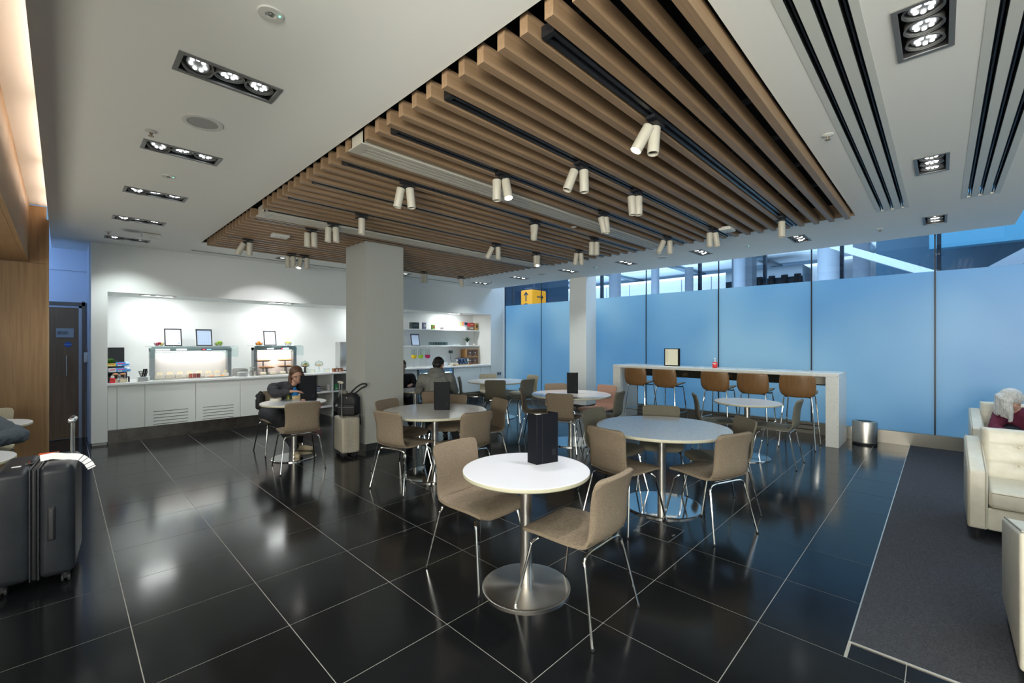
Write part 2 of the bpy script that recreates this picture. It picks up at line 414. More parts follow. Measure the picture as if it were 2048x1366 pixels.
for (yc, w, ns, nm, x0, x1) in ((P0+15*PT-.024, .20, 3, 'nearer the camera with three slots', 1.46, 6.2), (P0+30.6*PT-.024, .24, 5, 'farther from the camera, above the pillar', 1.50, 6.1)):
    t = thing('air_grille', 'pale linear air grille set between the oak slats, '+nm, 'grille', (0, yc, 0), 0, 'linear grilles in the raft')
    pitch = w/(ns+1); b = MB(); zz = 2.918
    edges = []
    hs = []
    xx0, xx1 = x0, x1
    for i in range(ns):
        c_ = -w/2+pitch*(i+1); hs.append((xx0+.08, xx1-.08, c_-.009, c_+.009))
    slab(xx0, xx1, -w/2, w/2, hs, zz, zz+.008, b); b.build('face_plate', cream_metal, t)
    MB().box(xx0+.03, xx1-.03, -w/2+.02, w/2-.02, zz+.03, zz+.12).build('plenum', black_m, t)
    MB().box(xx0+.02, xx1-.02, -w/2+.01, -w/2+.018, zz+.008, zz+.1).box(xx0+.02, xx1-.02, w/2-.018, w/2-.01, zz+.008, zz+.1).box(xx0+.02, xx0+.03, -w/2+.01, w/2-.01, zz+.008, zz+.1).build('collar', cream_metal, t)

# ------------------------------------------------------------------ recessed triple lamps
def tri_lamp(first_tilts):
    t = thing('recessed_lamp', '', 'ceiling lamp')
    b = MB()
    for (a, c_, d_, e) in ((-.245, .245, -.105, -.083), (-.245, .245, .083, .105), (-.245, -.222, -.083, .083), (.222, .245, -.083, .083)): b.box(a, c_, d_, e, -.006, .002)
    b.build('frame', grey_bez, t)
    MB().box(-.224, .224, -.086, -.084, 0, .11).box(-.224, .224, .084, .086, 0, .11).box(-.224, -.222, -.084, .084, 0, .11).box(.222, .224, -.084, .084, 0, .11).box(-.224, .224, -.086, .086, .11, .112).build('housing', black_m, t)
    for i in range(3):
        lp = MB().lathe([(.072, .0), (.072, .03), (.060, .032), (.052, .012), (.0, .012)], n=24, cap=False).lathe([(.066, -.002), (.074, -.002), (.074, .004), (.066, .004)], n=24, cap=False).build('lamp', grey_bez, t, ((i-1)*.148, 0, .010), (first_tilts[i], -first_tilts[i]*.6, 0))
        l_ = MB()
        for k in range(7):
            a = 2*PI*k/7; l_.lathe([(.0095, 0), (.0095, .004)], (.032*math.cos(a), .032*math.sin(a), .005), 10)
        l_.build('led', led_m, lp)
    return t
lamp_a = tri_lamp((-.34, .10, 0)); lamp_b = tri_lamp((0, 0, .05)); lamp_c = tri_lamp((-.22, -.10, -.38))
reg(lamp_a); reg(lamp_b); reg(lamp_c)
used = set()
def put_lamp(proto, x, y, label, group, power, tgt=None, ang=110):
    if proto not in used: used.add(proto); o = proto; o.location = (x, y, ZC); o['label'] = label; o['group'] = group
    else: o = dup(proto, (x, y, ZC), 0, label, group)
    l = spot('lamp_light', (x, y, ZC-.012), tgt or (x, y, 0), power, COOL, ang, .7, .06)
    return o
ordl = ['behind the camera', 'nearest the camera, beside the emergency light', 'second from the camera, past the big speaker', 'third from the camera', 'fourth from the camera', 'farthest, near the blue corridor']
for (x, y), nm in zip(TL, ordl): put_lamp(lamp_a, x, y, 'triple ceiling lamp of the left row, '+nm, 'triple lamps left of the slats', 60, (x+.1, y+.2, 0))
for (x, y), nm in zip(TR, ['behind the camera', 'largest, at the top right between the slot vents', 'middle one right of the slot vents', 'smallest, nearest the glass wall']): put_lamp(lamp_b, x, y, 'triple ceiling lamp of the right row, '+nm, 'triple lamps between the slot vents', 60)
for (x, y), nm in zip(TG, ['rightmost, above the steel bin', 'second from the right, above the bar table', 'third from the right, left of a speaker', 'before the white column', 'left of the white column, before the yellow sign', 'leftmost, by the shelf niche corner', 'beside the twin spotlights over the buffet', 'hidden past the pillar over the buffet']):
    put_lamp(lamp_c, x, y, 'triple ceiling lamp near the walls, '+nm, 'triple lamps along glass and buffet', 50)
for i, (x, y) in enumerate(TB): put_lamp(lamp_b, x, y, 'recessed triple ceiling lamp outside the photo behind the camera', 'triple lamps behind the camera', 60)

# slot diffusers in the white ceiling
for (x0, x1, ys), nm in zip(SL, ('left of the two, nearer the slats', 'right of the two, nearer the armchairs')):
    yc = ys[1]
    t = thing('slot_diffuser', 'linear ceiling air diffuser with three black slots, '+nm, 'air vent', (0, yc, 0), 0, 'slot diffusers')
    b = MB(); hs = [(x0, x1, y-yc-.016, y-yc+.016) for y in ys]
    slab(x0-.03, x1+.03, -.135, .135, hs, ZC-.002, ZC+.0005, b); b.build('frame', mat('diffuser_frame', (.62, .63, .58), .5), t)
    for y in ys:
        MB().box(x0, x1, y-yc-.016, y-yc-.014, ZC, ZC+.08).box(x0, x1, y-yc+.014, y-yc+.016, ZC, ZC+.08).box(x0, x1, y-yc-.016, y-yc+.016, ZC+.08, ZC+.082).box(x0, x1, y-yc-.004, y-yc+.004, ZC+.015, ZC+.03).build('slot', black_m, t)
struct(MB().box(1.45, 7.0, 8.55, 8.62, ZC-.002, ZC+.001).build('trim_3', mat('shadow_gap', (.28, .29, .28), .8)))
# round ceiling speakers
for i, (x, y, r, nm) in enumerate(((.66, 3.54, .118, 'nearest, between the first two triple lamps'), (.652, 7.63, .118, 'far left, above the buffet end'), (7.304, 3.477, .1, 'right, above the bar table'), (7.249, 6.192, .1, 'by the white column'))):
    t = thing('ceiling_speaker', 'round white ceiling speaker, '+nm, 'speaker', (x, y, ZC), 0, 'ceiling speakers')
    MB().lathe([(r, 0), (r-.004, -.008), (r-.03, -.008), (r-.03, -.001)], n=36, cap=False).build('rim', white_pl, t)
    MB().lathe([(r-.03, -.004), (.001, -.0045)], n=36, cap=False).build('mesh_cover', mat('speaker_mesh', (.36, .36, .35), .7), t)
for i, (x, y, nm) in enumerate(((.435, 3.94, 'left side by the near speaker'), (.435, 7.93, 'far left by the blue corridor'), (3.80, .58, 'right of the slats by the slot vents'), (7.407, .574, 'right, above the steel bin'), (7.2, 4.1, 'above the bar table'), (7.298, 7.83, 'near the shelf niche'), (4.35, 3.2, 'among the oak slats'))):
    z = ZC if i < 6 else 2.93
    t = thing('sprinkler', 'small ceiling fire sprinkler, '+nm, 'sprinkler', (x, y, z), 0, 'sprinklers')
    MB().lathe([(.034, 0), (.036, -.004), (.02, -.01), (.012, -.012)], n=18).build('cup', white_pl, t)
    MB().cyl((0, 0, -.01), (0, 0, -.035), .006, n=8).lathe([(.016, -.038), (.018, -.035)], n=12).cyl((.009, 0, -.012), (.003, 0, -.036), .002, n=6).cyl((-.009, 0, -.012), (-.003, 0, -.036), .002, n=6).build('head', mat('brass_head', (.35, .28, .2), .4, .8), t)
for i, (x, y, nm) in enumerate(((.654, 2.15, 'nearest the camera'), (.663, 4.91, 'farther, left row'), (7.29, 2.13, 'right, near the glass'), (7.298, 4.87, 'before the white column'))):
    r = .055 if i < 2 else .04
    t = thing('emergency_light', 'round white emergency light with green diode, '+nm, 'emergency light', (x, y, ZC), 0, 'emergency lights')
    MB().lathe([(r, 0), (r-.004, -.006), (.022, -.007), (.020, -.001), (.001, -.001)], n=28, cap=False).build('plate', white_pl, t)
    MB().lathe([(.011, -.002), (.009, -.009), (.001, -.01)], n=14, cap=False).build('lens', grey_bez, t)
    MB().ball((.031, -.02, -.007), .004, n=8).build('diode', mat('green_diode', (0, .5, .2), .5, emis=(.1, 1, .5), estr=6), t)
for i, (x, y, nm, z) in enumerate(((.85, 7.7, 'on the white ceiling, far left', ZC), (2.0, 6.2, 'hung among the oak slats, left', 2.95), (5.75, 1.9, 'hung among the oak slats, right end', 2.95))):
    t = thing('wireless_access_point', 'flat white access point box '+nm, 'access point', (x, y, z), 0, 'access points')
    MB().rbox(-.1, .1, -.07, .07, -.05, -.005, .012).build('body', white_pl, t)
    MB().ball((0, 0, -.05), .005, n=8).build('diode', grey_bez, t); MB().box(-.03, .03, -.03, .03, -.005, .0).build('bracket', black_m, t)

# ------------------------------------------------------------------ track spotlights
SP = [(3, 2.604, 'nearest the camera, its round mouth lit', [(-.03, .03, -.55, .0, 1), (.015, .01, -.1, .1, 0)]),
      (8, 2.859, 'tilted left beside its vertical twin', [(-.035, .045, -.38, .1, 0), (.02, -.01, .02, 0, 0)]),
      (8, 3.732, 'right of centre, two upright barrels', [(-.03, .035, .08, 0, 0), (.02, -.01, .0, 0, 0)]),
      (12, 2.574, 'over the middle with a bright lit barrel', [(-.035, .035, 0, 0, 0), (.02, -.015, .16, .28, 1)]),
      (17, 2.126, 'left of centre, barrels in a narrow V', [(-.04, .04, -.2, 0, 0), (.02, -.01, .1, 0, 0)]),
      (25, 2.301, 'single barrel left of centre', [(0, 0, 0, 0, 0)]),
      (17, 3.831, 'beyond the middle, crossed barrels', [(-.01, .02, .05, 0, 0), (.0, .0, -.15, .2, 0)]),
      (12, 4.11, 'right, slanting pair below the grille', [(-.02, .02, .25, 0, 0), (.02, -.01, .1, 0, 0)]),
      (17, 5.047, 'right, two straight barrels side by side', [(-.03, .03, 0, 0, 0), (.02, -.02, 0, 0, 0)]),
      (21, 5.519, 'far right, slightly spread pair', [(-.03, .03, -.12, 0, 0), (.02, -.02, .05, 0, 0)]),
      (25, 4.336, 'beside the sprinkler, left barrel strongly tilted', [(-.04, .04, -.5, 0, 0), (.02, -.02, 0, 0, 0)]),
      (8, 5.644, 'under the right access point', [(-.03, .03, 0, 0, 0), (.02, -.02, .15, 0, 0)]),
      (12, 5.666, 'at the end of the grille, left barrel tilted', [(-.04, .04, -.45, 0, 0), (.02, -.02, 0, 0, 0)]),
      (3, 5.653, 'single barrel at the right slat ends', [(0, 0, 0, 0, 0)]),
      (25, 5.207, 'stacked pair with lower barrel lit', [(-.01, .01, .05, 0, 0), (.03, -.01, -.1, .35, 1)]),
      (32, 2.169, 'left, two straight barrels', [(-.04, .04, 0, 0, 0), (.02, -.02, .03, 0, 0)]),
      (29, 2.245, 'just right of the straight pair', [(-.04, .04, -.05, 0, 0), (.02, -.02, .05, 0, 0)]),
      (40, 1.776, 'far left, strongly slanted pair', [(-.04, .04, -.6, 0, 0), (.02, -.02, -.05, 0, 0)]),
      (44, 2.544, 'near the buffet, unlit pair', [(-.04, .04, 0, 0, 0), (.02, -.02, 0, 0, 0)]),
      (44, 2.74, 'near the buffet with a lit barrel', [(-.04, .04, -.05, .3, 1), (.03, -.03, 0, 0, 0)]),
      (44, 5.042, 'right of the pillar, single upright pair', [(-.02, .02, 0, 0, 0), (.02, -.02, 0, 0, 0)]),
      (44, 5.979, 'far end, tapering pair by the niche', [(-.01, .01, .2, 0, 0), (.01, -.01, .1, 0, 0)])]
LIT = []
barrel_me = {}
for (k, x, nm, heads) in SP:
    y = tracky(k)
    t = thing('track_spotlight', 'cream cylindrical track spotlight, '+nm, 'spotlight', (x, y, 0), 0, 'track spotlights under the slats')
    MB().box(-.06, .06, -.03, .03, 2.915, 2.9355).cyl((0, 0, 2.935), (0, 0, 2.89), .012, n=8).box(-.05, .05, -.04, .06, 2.885, 2.895).build('adapter', black_m, t)
    for (dx, dy, tl, tf, on) in heads:
        # tl: lean towards the camera's right, tf: lean towards the camera
        ax = Vector((sa*tl-ca*tf, -ca*tl-sa*tf, -1)).normalized()
        q = ax.to_track_quat('-Z', 'Y').to_euler()
        h = MB().lathe([(.0335, -.165), (.036, -.16), (.036, .005), (.030, .01)], n=24, cap=False).lathe([(.0335, -.165), (.031, -.15)], n=24, cap=False).lathe([(.030, .01), (.001, .01)], n=24, cap=False).build('barrel', cream_metal, t, (dx, dy, 2.875), q)
        MB().lathe([(.031, -.152 if on else -.14), (.0005, -.152 if on else -.14)], n=20, cap=False).build('lens', led_dim if on else black_m, h)
        if on: LIT.append((Vector((x+dx, y+dy, 2.875))+ax*.18, nm))
tgts = [((2.03, 1.86, .73), 75, 46), ((2.10, 2.0, .6), 62, 50), ((5.9, 4.2, .73), 130, 50), ((2.6, 9.6, 1.0), 60, 70)]
for (p, nm), (tg, pw, an) in zip(LIT, tgts): spot('spot_beam', p, tg, pw, (1, .95, .97), an, .35, .03)

# ------------------------------------------------------------------ pillars
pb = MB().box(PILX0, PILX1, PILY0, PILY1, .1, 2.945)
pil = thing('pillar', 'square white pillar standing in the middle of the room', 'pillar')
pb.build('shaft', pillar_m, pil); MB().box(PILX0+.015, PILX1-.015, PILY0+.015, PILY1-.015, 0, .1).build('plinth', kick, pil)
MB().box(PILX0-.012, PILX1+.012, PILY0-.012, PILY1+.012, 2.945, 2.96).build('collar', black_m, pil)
col = thing('pillar', 'white rectangular column against the blue glass wall', 'pillar')
MB().box(8.25, 8.65, 5.73, 6.19, .1, 3.3).build('shaft', wall_m, col); MB().box(8.26, 8.64, 5.74, 6.18, 0, .1).build('plinth', kick, col)

# ------------------------------------------------------------------ walls and niche
YB = 9.65
nib = struct(MB().box(.30, .478, 8.9, 9.9, .04, ZC).box(.31, .47, 8.93, 9.9, 0, .04).build('wall_nib_left', wall_m))
struct(MB().box(.478, 8.27, YB, YB+.1, 0, ZC).build('wall_buffet', wall_m))
struct(MB().box(.478, 8.27, 8.9, 9.02, 2.28, ZC).box(.478, 8.27, 9.02, YB, 2.28, 2.34).build('wall_bulkhead', wall_m))
struct(MB().box(8.27, 8.8, 8.9, 9.9, 0, 3.6).build('wall_corner', wall_m))
struct(MB().box(-3.34, .30, 9.9, 10.0, 0, 3.3).build('wall_corridor', mat('corridor_wall', (.62, .66, .75), .7)))
struct(MB().box(.285, .30, 9.1, 9.9, 0, 3.0).build('wall_corridor_side', mat('corridor_side', (.55, .57, .62), .7)))
# blue trims in the corridor
struct(MB().box(-.3, .28, 9.88, 9.9, 2.66, 2.70).build('trim_4', mat('corridor_wall', (.62, .66, .75), .7)))
struct(MB().box(X0-.1, X0, Y0, 9.9, 0, 5.6).build('wall_left', wall_m))
struct(MB().box(X0-.1, 8.9, Y0-.1, Y0, 0, 5.6).build('wall_back', wall_m))
struct(MB().box(1.28, 8.9, Y0, -.63, 5.6, 5.7).build('ceiling_void_top', mat('void_ceiling', (.25, .42, .52), .8)))
# oak wall, bulkhead and cove on the left
ow = struct(MB().box(-2.6, -.125, 7.68, 7.8, 0, 3.0).build('wall_oak', oak_v))
for (a, b_, z0, z1) in ((-1.12, -.128, 0, 2.46), (-.27, -.128, 2.464, 3.14), (-2.12, -1.124, 0, 2.46)):
    MB().box(a, b_, 7.66, 7.68, z0, z1).build('panel', oak_v, ow)
MB().box(-.128, -.108, 7.655, 7.80, 0, 2.99).build('edge_post', mat('oak_edge', (.30, .19, .09), .5), ow)
bh = struct(MB().box(-3.2, -.292, 1.2, 7.66, 2.49, 3.2).build('wall_oak_bulkhead', oak_y))
y = 1.2
for yy in (2.4, 3.6, 4.8, 6.0, 6.9, 7.66):
    MB().box(-.292, -.27, y, yy-.004, 2.49, 3.2).build('panel', oak_v, bh); y = yy
yy = 1.2
for k in range(11):
    y2 = yy+.587; MB().box(-3.2, -.30, yy, y2-.003, 2.47, 2.49).build('panel', oak_y, bh); yy = y2
MB().box(-.298, -.268, 1.2, 7.66, 2.468, 2.492).build('edge_post', oak_y, bh)
struct(MB().box(-.3, .16, 1.2, 7.66, 3.15, 3.17).box(.14, .16, 1.2, 7.66, 3.02, 3.15).box(-.3, .16, 1.18, 1.2, 3.0, 3.17).build('ceiling_cove', mat('cove_paint', (.80, .77, .72), .8)))
cv = 0
for (a, b_) in ((1.3, 2.65), (2.78, 4.2), (4.33, 5.7), (5.83, 6.85), (6.95, 7.6)):
    t = thing('cove_lamp', 'warm strip lamp hidden in the oak cove, %s' % {1.3: 'nearest the camera', 2.78: 'second from the camera', 4.33: 'third from the camera', 5.83: 'fourth from the camera', 6.95: 'farthest, at the cove end'}[a], 'lamp', (.06, 0, 0), 0, 'cove strip lamps')
    MB().cyl((0, a, 3.055), (0, b_, 3.055), .012, n=10).build('tube', cove_m, t)
    MB().box(-.02, .02, a-.02, b_+.02, 3.021, 3.035).build('base', white_pl, t)
    area('cove_light', (.0, (a+b_)/2, 3.09), (0, math.radians(150), 0), .03, b_-a, 1.9*(b_-a), (1, .80, .67))
# far wall of the seating nook
struct(MB().box(-3.2, -2.6, 7.0, 7.8, 0, 3.0).build('wall_nook', oak_v))

# corridor door
dr = struct(MB().box(-.62, .19, 9.86, 9.895, .01, 2.07).build('door_1', oak_d))
b = MB().box(.19, .225, 9.85, 9.9, 0, 2.14).box(-.66, .225, 9.85, 9.9, 2.07, 2.105); lab(b.build('frame', mat('door_frame_white', (.45, .48, .52), .5), dr), 'white inner frame')
MB().box(.225, .262, 9.84, 9.9, 0, 2.175).box(-.70, .262, 9.84, 9.9, 2.105, 2.16).build('architrave', mat('door_architrave', (.16, .12, .09), .5), dr)
MB().cyl((.05, 9.81, 1.0), (.05, 9.81, 1.32), .011, n=10).cyl((.05, 9.81, 1.04), (.05, 9.86, 1.04), .008, n=8).cyl((.05, 9.81, 1.28), (.05, 9.86, 1.28), .008, n=8).build('handle', steel, dr)
sg = tag(MB().box(-.062, .135, 9.85, 9.859, 1.60, 1.745).build('door_sign', mat('sign_grey', (.32, .33, .34), .5)), 'grey rectangular name sign on the corridor door', 'sign')
def text(s, loc, size, rot, m, parent=None, name='lettering', ext=.001, sx=1, align='LEFT'):
    c = bpy.data.curves.new(name, 'FONT'); c.body = s; c.size = size; c.extrude = ext; c.align_x = align; c.space_line = .85
    o = bpy.data.objects.new(name, c); C.objects.link(o); c.materials.append(m); o.location = loc; o.rotation_euler = rot; o.scale = (sx, 1, 1)
    bpy.context.view_layer.update()
    me = bpy.data.meshes.new_from_object(o); o2 = bpy.data.objects.new(name, me); C.objects.link(o2); o2.location = loc; o2.rotation_euler = rot; o2.scale = (sx, 1, 1)
    bpy.data.objects.remove(o); o = o2
    if parent is not None: o.parent = parent
    return o
text('SERVICE\nPANTRY', (-.048, 9.848, 1.675), .032, (PI/2, 0, 0), black_m, sg)
bd = tag(MB().lathe([(.001, 0), (.042, 0), (.042, .004), (.001, .004)], n=28, cap=False).build('door_badge', mat('badge_blue', (.01, .10, .38), .4), loc=(.068, 9.858, 1.49), rot=(PI/2, 0, 0)), 'round blue safety badge below the sign on the corridor door', 'badge')
MB().box(-.04, .04, -.006, .008, .004, .005).build('stripe', mat('badge_pale', (.15, .25, .50), .5), bd)
fa = thing('fire_alarm_point', 'red and white fire alarm call point on the corridor wall', 'alarm', (.29, 9.6, 1.3))
MB().rbox(-.045, 0, -.05, .05, -.05, .05, .01).build('body', mat('alarm_red', (.5, .02, .02), .4), fa); MB().box(-.047, -.045, -.028, .028, -.028, .028).build('glass', white_pl, fa)
MB().box(-.006, .0, -.1, .1, .07, .12).build('sign_plate', mat('alarm_red', (.5, .02, .02), .4), fa); MB().rbox(-.05, 0, -.13, -.055, -.09, .07, .01).build('white_box', white_pl, fa)

# ------------------------------------------------------------------ glass wall
GX = 8.8
MUL = [8.857, 7.517, 6.03, 4.556, 3.06, 1.567, .072, -1.42, -2.9, Y0]
gw = struct(MB().box(GX-.05, GX+.03, Y0, 8.86, 0, .19).build('trim_steel_base', mat('steel_skirting', (.36, .34, .30), .3, .85)))
win = []
for i in range(len(MUL)-1):
    a, b_ = MUL[i+1]+.009, MUL[i]-.009
    w = bpy.data.objects.new('window_%d' % (i+1), None); C.objects.link(w); w['kind'] = 'structure'; w.location = (GX, 0, 0); win.append(w)
    MB().box(-.006, .006, a, b_, .19, 2.55).build('frosted_pane', frost, w)
    MB().box(-.006, .006, a, b_, 2.55, 5.6).build('clear_pane', clear_blue, w)
    MB().box(-.008, .008, MUL[i+1]-.009, MUL[i+1]+.009, .19, 5.6).build('joint', frost_edge, w)
MB().box(-.008, .008, 8.848, 8.87, .19, 5.6).build('joint', frost_edge, win[0])
# wall beyond ceiling slot
struct(MB().box(1.28, 8.9, 8.9, 9.0, 3.6, 5.6).build('wall_slot', mat('slot_wall', (.3, .45, .55), .8)))

# ------------------------------------------------------------------ concourse beyond the glass
def big(name, b, m, label, cat, group=None): return tag(b.build(name, m), label, cat, group)
struct(MB().box(GX+.3, 45, -30, 40, -3.2, -3.0).build('floor_concourse', mat('concourse_floor', (.45, .50, .55), .3)))
tt = thing('concourse_ceiling', 'pale panelled concourse ceiling far beyond the glass', 'ceiling')
cyv = []
for i in range(9):
    for j in range(6):
        MB().box(12.6+j*3.0+.03, 15.6+j*3.0-.03, -2+i*4.6+.03, 2.6+i*4.6-.03, 6.25+.04*((i+j) % 2), 6.5).build('panel', conc_ceil, tt)
b = MB()
for i in range(9): b.box(12.6, 31, -2.2+i*4.6, -1.75+i*4.6, 6.1, 6.26)
b.build('ribs', mat('concourse_rib', (.07, .13, .18), .5), tt)
wl = thing('concourse_upper_wall', 'bright white upper wall with glowing light line far beyond the glass', 'wall', (0, 0, 0))
for j in range(14):
    y0 = 5.4+j*2.2 if j else 5.4
    MB().box(30, 30.3, 4.9+j*2.0+.03, 6.9+j*2.0-.03, 4.7, 6.0).build('panel', conc_white, wl)
for j in range(2): MB().box(26, 26.3, -1.0+j*2.3+.03, 1.3+j*2.3-.03, 4.3, 5.6).build('panel', conc_white, wl)
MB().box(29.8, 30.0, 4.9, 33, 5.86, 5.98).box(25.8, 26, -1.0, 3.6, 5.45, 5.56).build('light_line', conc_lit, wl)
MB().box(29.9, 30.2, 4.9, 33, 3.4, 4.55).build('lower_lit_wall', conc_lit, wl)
for i, (x, y, r, z1, m) in enumerate(((20, 12.1, .30, 6.2, conc_white), (18, 8.9, .17, 6.2, conc_white), (24, 9.9, .22, 5.6, conc_white), (17, 5.2, .19, 6.2, conc_white), (16, 2.42, .28, 6.2, conc_white), (22, 2.27, .27, 5.45, conc_white))):
    tag(MB().cyl((x, y, -3), (x, y, z1), r, n=24).build('concourse_column', m), 'round white concourse column beyond the glass, %s' % ['leftmost, by the white column edge', 'slim, left of centre', 'short, below the dark rib', 'beside the wide grey pier', 'thick, right, above the bar table', 'short, right, below the dark rib'][i], 'column', 'round concourse columns')
big('concourse_pier', MB().box(19, 19.6, 5.35, 6.1, -3, 6.2), conc_grey, 'wide grey square pier beside a round column beyond the glass', 'column')
for i, y in enumerate((10.2, 6.762, 4.074, 2.704, 1.377, .036, -1.4)):
    tag(MB().box(10.45, 10.55, y-.028, y+.028, -3, 6).build('facade_post', frost_edge), 'dark slim facade post behind the glass wall, %s' % ['by the yellow sign', 'just right of the white column', 'left of the grey pier', 'right of the grey pier', 'right of the thick round column', 'beside the right glass joint', 'outside the photo on the right'][i], 'post', 'facade posts')
mc = thing('plant_room', 'dark plant room with ducts seen through the glass between columns', 'building')
MB().box(27, 29, 5.2, 9.0, -3, 5.6).build('body', conc_dark, mc)
for j in range(6): MB().cyl((26.9, 5.4+j*.6, 3.6), (26.9, 5.4+j*.6, 5.1), .16, n=10).build('duct', duct_m, mc)
mc = thing('plant_room', 'dark plant block with pipes at the right beyond the glass, below the truss', 'building')
MB().box(23, 25, -1.0, 1.6, -3, 5.1).build('body', conc_dark, mc)
for j in range(4): MB().cyl((22.9, -.8+j*.6, 3.6), (22.9, -.8+j*.6, 4.8), .14, n=10).build('duct', duct_m, mc)
MB().box(22.7, 22.8, -.6, .6, 4.55, 4.63).build('lamp_line', conc_lit, mc)
def bar(name, p0, p1, w, m, label, cat):
    p0, p1 = Vector(p0), Vector(p1); d = p1-p0; q = d.to_track_quat('Y', 'Z').to_matrix().to_4x4()
    return big(name, MB().box(-w/2, w/2, 0, d.length, -w/2, w/2, M=Matrix.Translation(p0) @ q), m, label, cat)
big('concourse_soffit', MB().box(14.5, 15, -16, 1.2, 2.0, 6.4), mat('concourse_slate', (.05, .13, .20), .6), 'slate blue wall at the far right beyond the glass', 'soffit')
big('concourse_fascia', MB().box(13.2, 13.5, -16, .2, 3.55, 5.95), conc_teal, 'teal fascia band high at the far right beyond the glass', 'fascia')
bar('roof_truss', (13, 1.9, 3.86), (13, -1.6, 2.1), .16, conc_white, 'white diagonal roof beam falling to the right beyond the glass', 'beam')
bar('roof_truss', (12.6, -.2, 2.55), (12.6, -2.4, 4.0), .24, conc_grey, 'grey diagonal roof beam rising to the right beyond the glass', 'beam')
big('concourse_block', MB().box(20, 22, 16.6, 22, -3, 7).box(18.5, 18.8, 17.2, 18.6, -3, 3.9), conc_blue, 'dark blue wall block behind the yellow sign', 'building')
ys = thing('wayfinding_sign', 'yellow hanging sign with black arrows beyond the glass', 'sign')
MB().rbox(14.0, 14.97, 12.5, 13.16, 2.1, 3.78, .06).build('box', yellow, ys); MB().rbox(14.1, 14.8, 12.6, 13.05, 3.78, 3.88, .03).build('cap', sign_dark, ys)
def arrow(M):
    b = MB()
    b.box(-.025, .025, -.19, .15, 0, .012, M=M)
    for sgn in (-1, 1):
        b.box(-.025, .025, -.16, .02, 0, .012, M=M @ Matrix.Translation((0, .18, 0)) @ Matrix.Rotation(sgn*math.radians(45), 4, 'Z'))
    b.build('arrow', sign_dark, ys)
def frame(o_, X, Y, Z): return Matrix(((X[0], Y[0], Z[0], o_[0]), (X[1], Y[1], Z[1], o_[1]), (X[2], Y[2], Z[2], o_[2]), (0, 0, 0, 1)))
arrow(frame((13.995, 12.83, 3.48), (0, -1, 0), (0, 0, 1), (-1, 0, 0)))
arrow(frame((14.52, 12.495, 3.48), (0, 0, -1), (1, 0, 0), (0, -1, 0)))
for F in (frame((13.995, 12.83, 3.03), (0, -1, 0), (0, 0, 1), (-1, 0, 0)), frame((14.52, 12.495, 3.03), (1, 0, 0), (0, 0, 1), (0, -1, 0))):
    b = MB().lathe([(.17, 0), (.17, .012), (.001, .012)], n=28, cap=False); b.v = [tuple(F @ Vector(v)) for v in b.v]; b.build('pictogram', sign_dark, ys)
    MB().box(-.08, .08, -.06, .10, .012, .018, M=F).build('pictogram_face', conc_white, ys)
MB().cyl((14.5, 12.8, 3.86), (14.5, 12.8, 6.28), .04, n=8).build('hanger', sign_dark, ys)

# ------------------------------------------------------------------ dining chairs
def shell_pts(prof, hw, nx=12, bow=0.0, bd=(0, 0, 1)):
    """surface rows along prof [(y,z)], half widths hw; returns grid of points and their outward offset directions"""
    rows = []
    for i, (y, z) in enumerate(prof):
        a = prof[max(i-1, 0)]; b = prof[min(i+1, len(prof)-1)]
        ty, tz = b[0]-a[0], b[1]-a[1]; L = math.hypot(ty, tz); ny, nz = -tz/L, ty/L
        row = []
        for j in range(nx+1):
            s = -1+2*j/nx
            row.append((Vector((s*hw[i], y+bd[1]*bow*s*s, z+bd[2]*bow*s*s)), Vector((0, ny, nz))))
        rows.append(row)
    return rows
def padded(rows, th, mb, m=0, edge=.55):
    """closed cushion: front and back sheets with the rim drawn in"""
    R = len(rows); N = len(rows[0]); vs = []; fs = []
    def rim(i, j):
        d = min(i, R-1-i, 2)/2.0; e = min(j, N-1-j, 2)/2.0
        return edge+(1-edge)*min(1, min(d, e)*1.0) if min(i, R-1-i, j, N-1-j) < 2 else 1
    for sgn in (1, -1):
        for i in range(R):
            for j in range(N):
                p, n = rows[i][j]; vs.append(p+n*(sgn*th/2*rim(i, j)))
    k = R*N
    for i in range(R-1):
        for j in range(N-1):
            a = i*N+j; fs.append((a, a+1, a+N+1, a+N)); fs.append((k+a, k+a+N, k+a+N+1, k+a+1))
    for i in range(R-1):
        a = i*N; fs.append((a, a+N, k+a+N, k+a)); a = i*N+N-1; fs.append((a, k+a, k+a+N, a+N))
    for j in range(N-1):
        a = j; fs.append((a, k+a, k+a+1, a+1)); a = (R-1)*N+j; fs.append((a, a+1, k+a+1, k+a))
    mb.add(vs, fs, m, True)
def corner(hw, t, c, i):   # rounded end of a strip
    return hw
def strip(seq, sub=3):   # smooth polyline through seq by catmull-rom
    out = []
    for i in range(len(seq)-1):
        p0 = seq[max(i-1, 0)]; p1 = seq[i]; p2 = seq[i+1]; p3 = seq[min(i+2, len(seq)-1)]
        for k in range(sub):
            t = k/sub
            out.append(tuple(.5*((2*b)+(c-a)*t+(2*a-5*b+4*c-d)*t*t+(-a+3*b-3*c+d)*t**3) for a, b, c, d in zip(p0, p1, p2, p3)))
    out.append(tuple(seq[-1])); return out
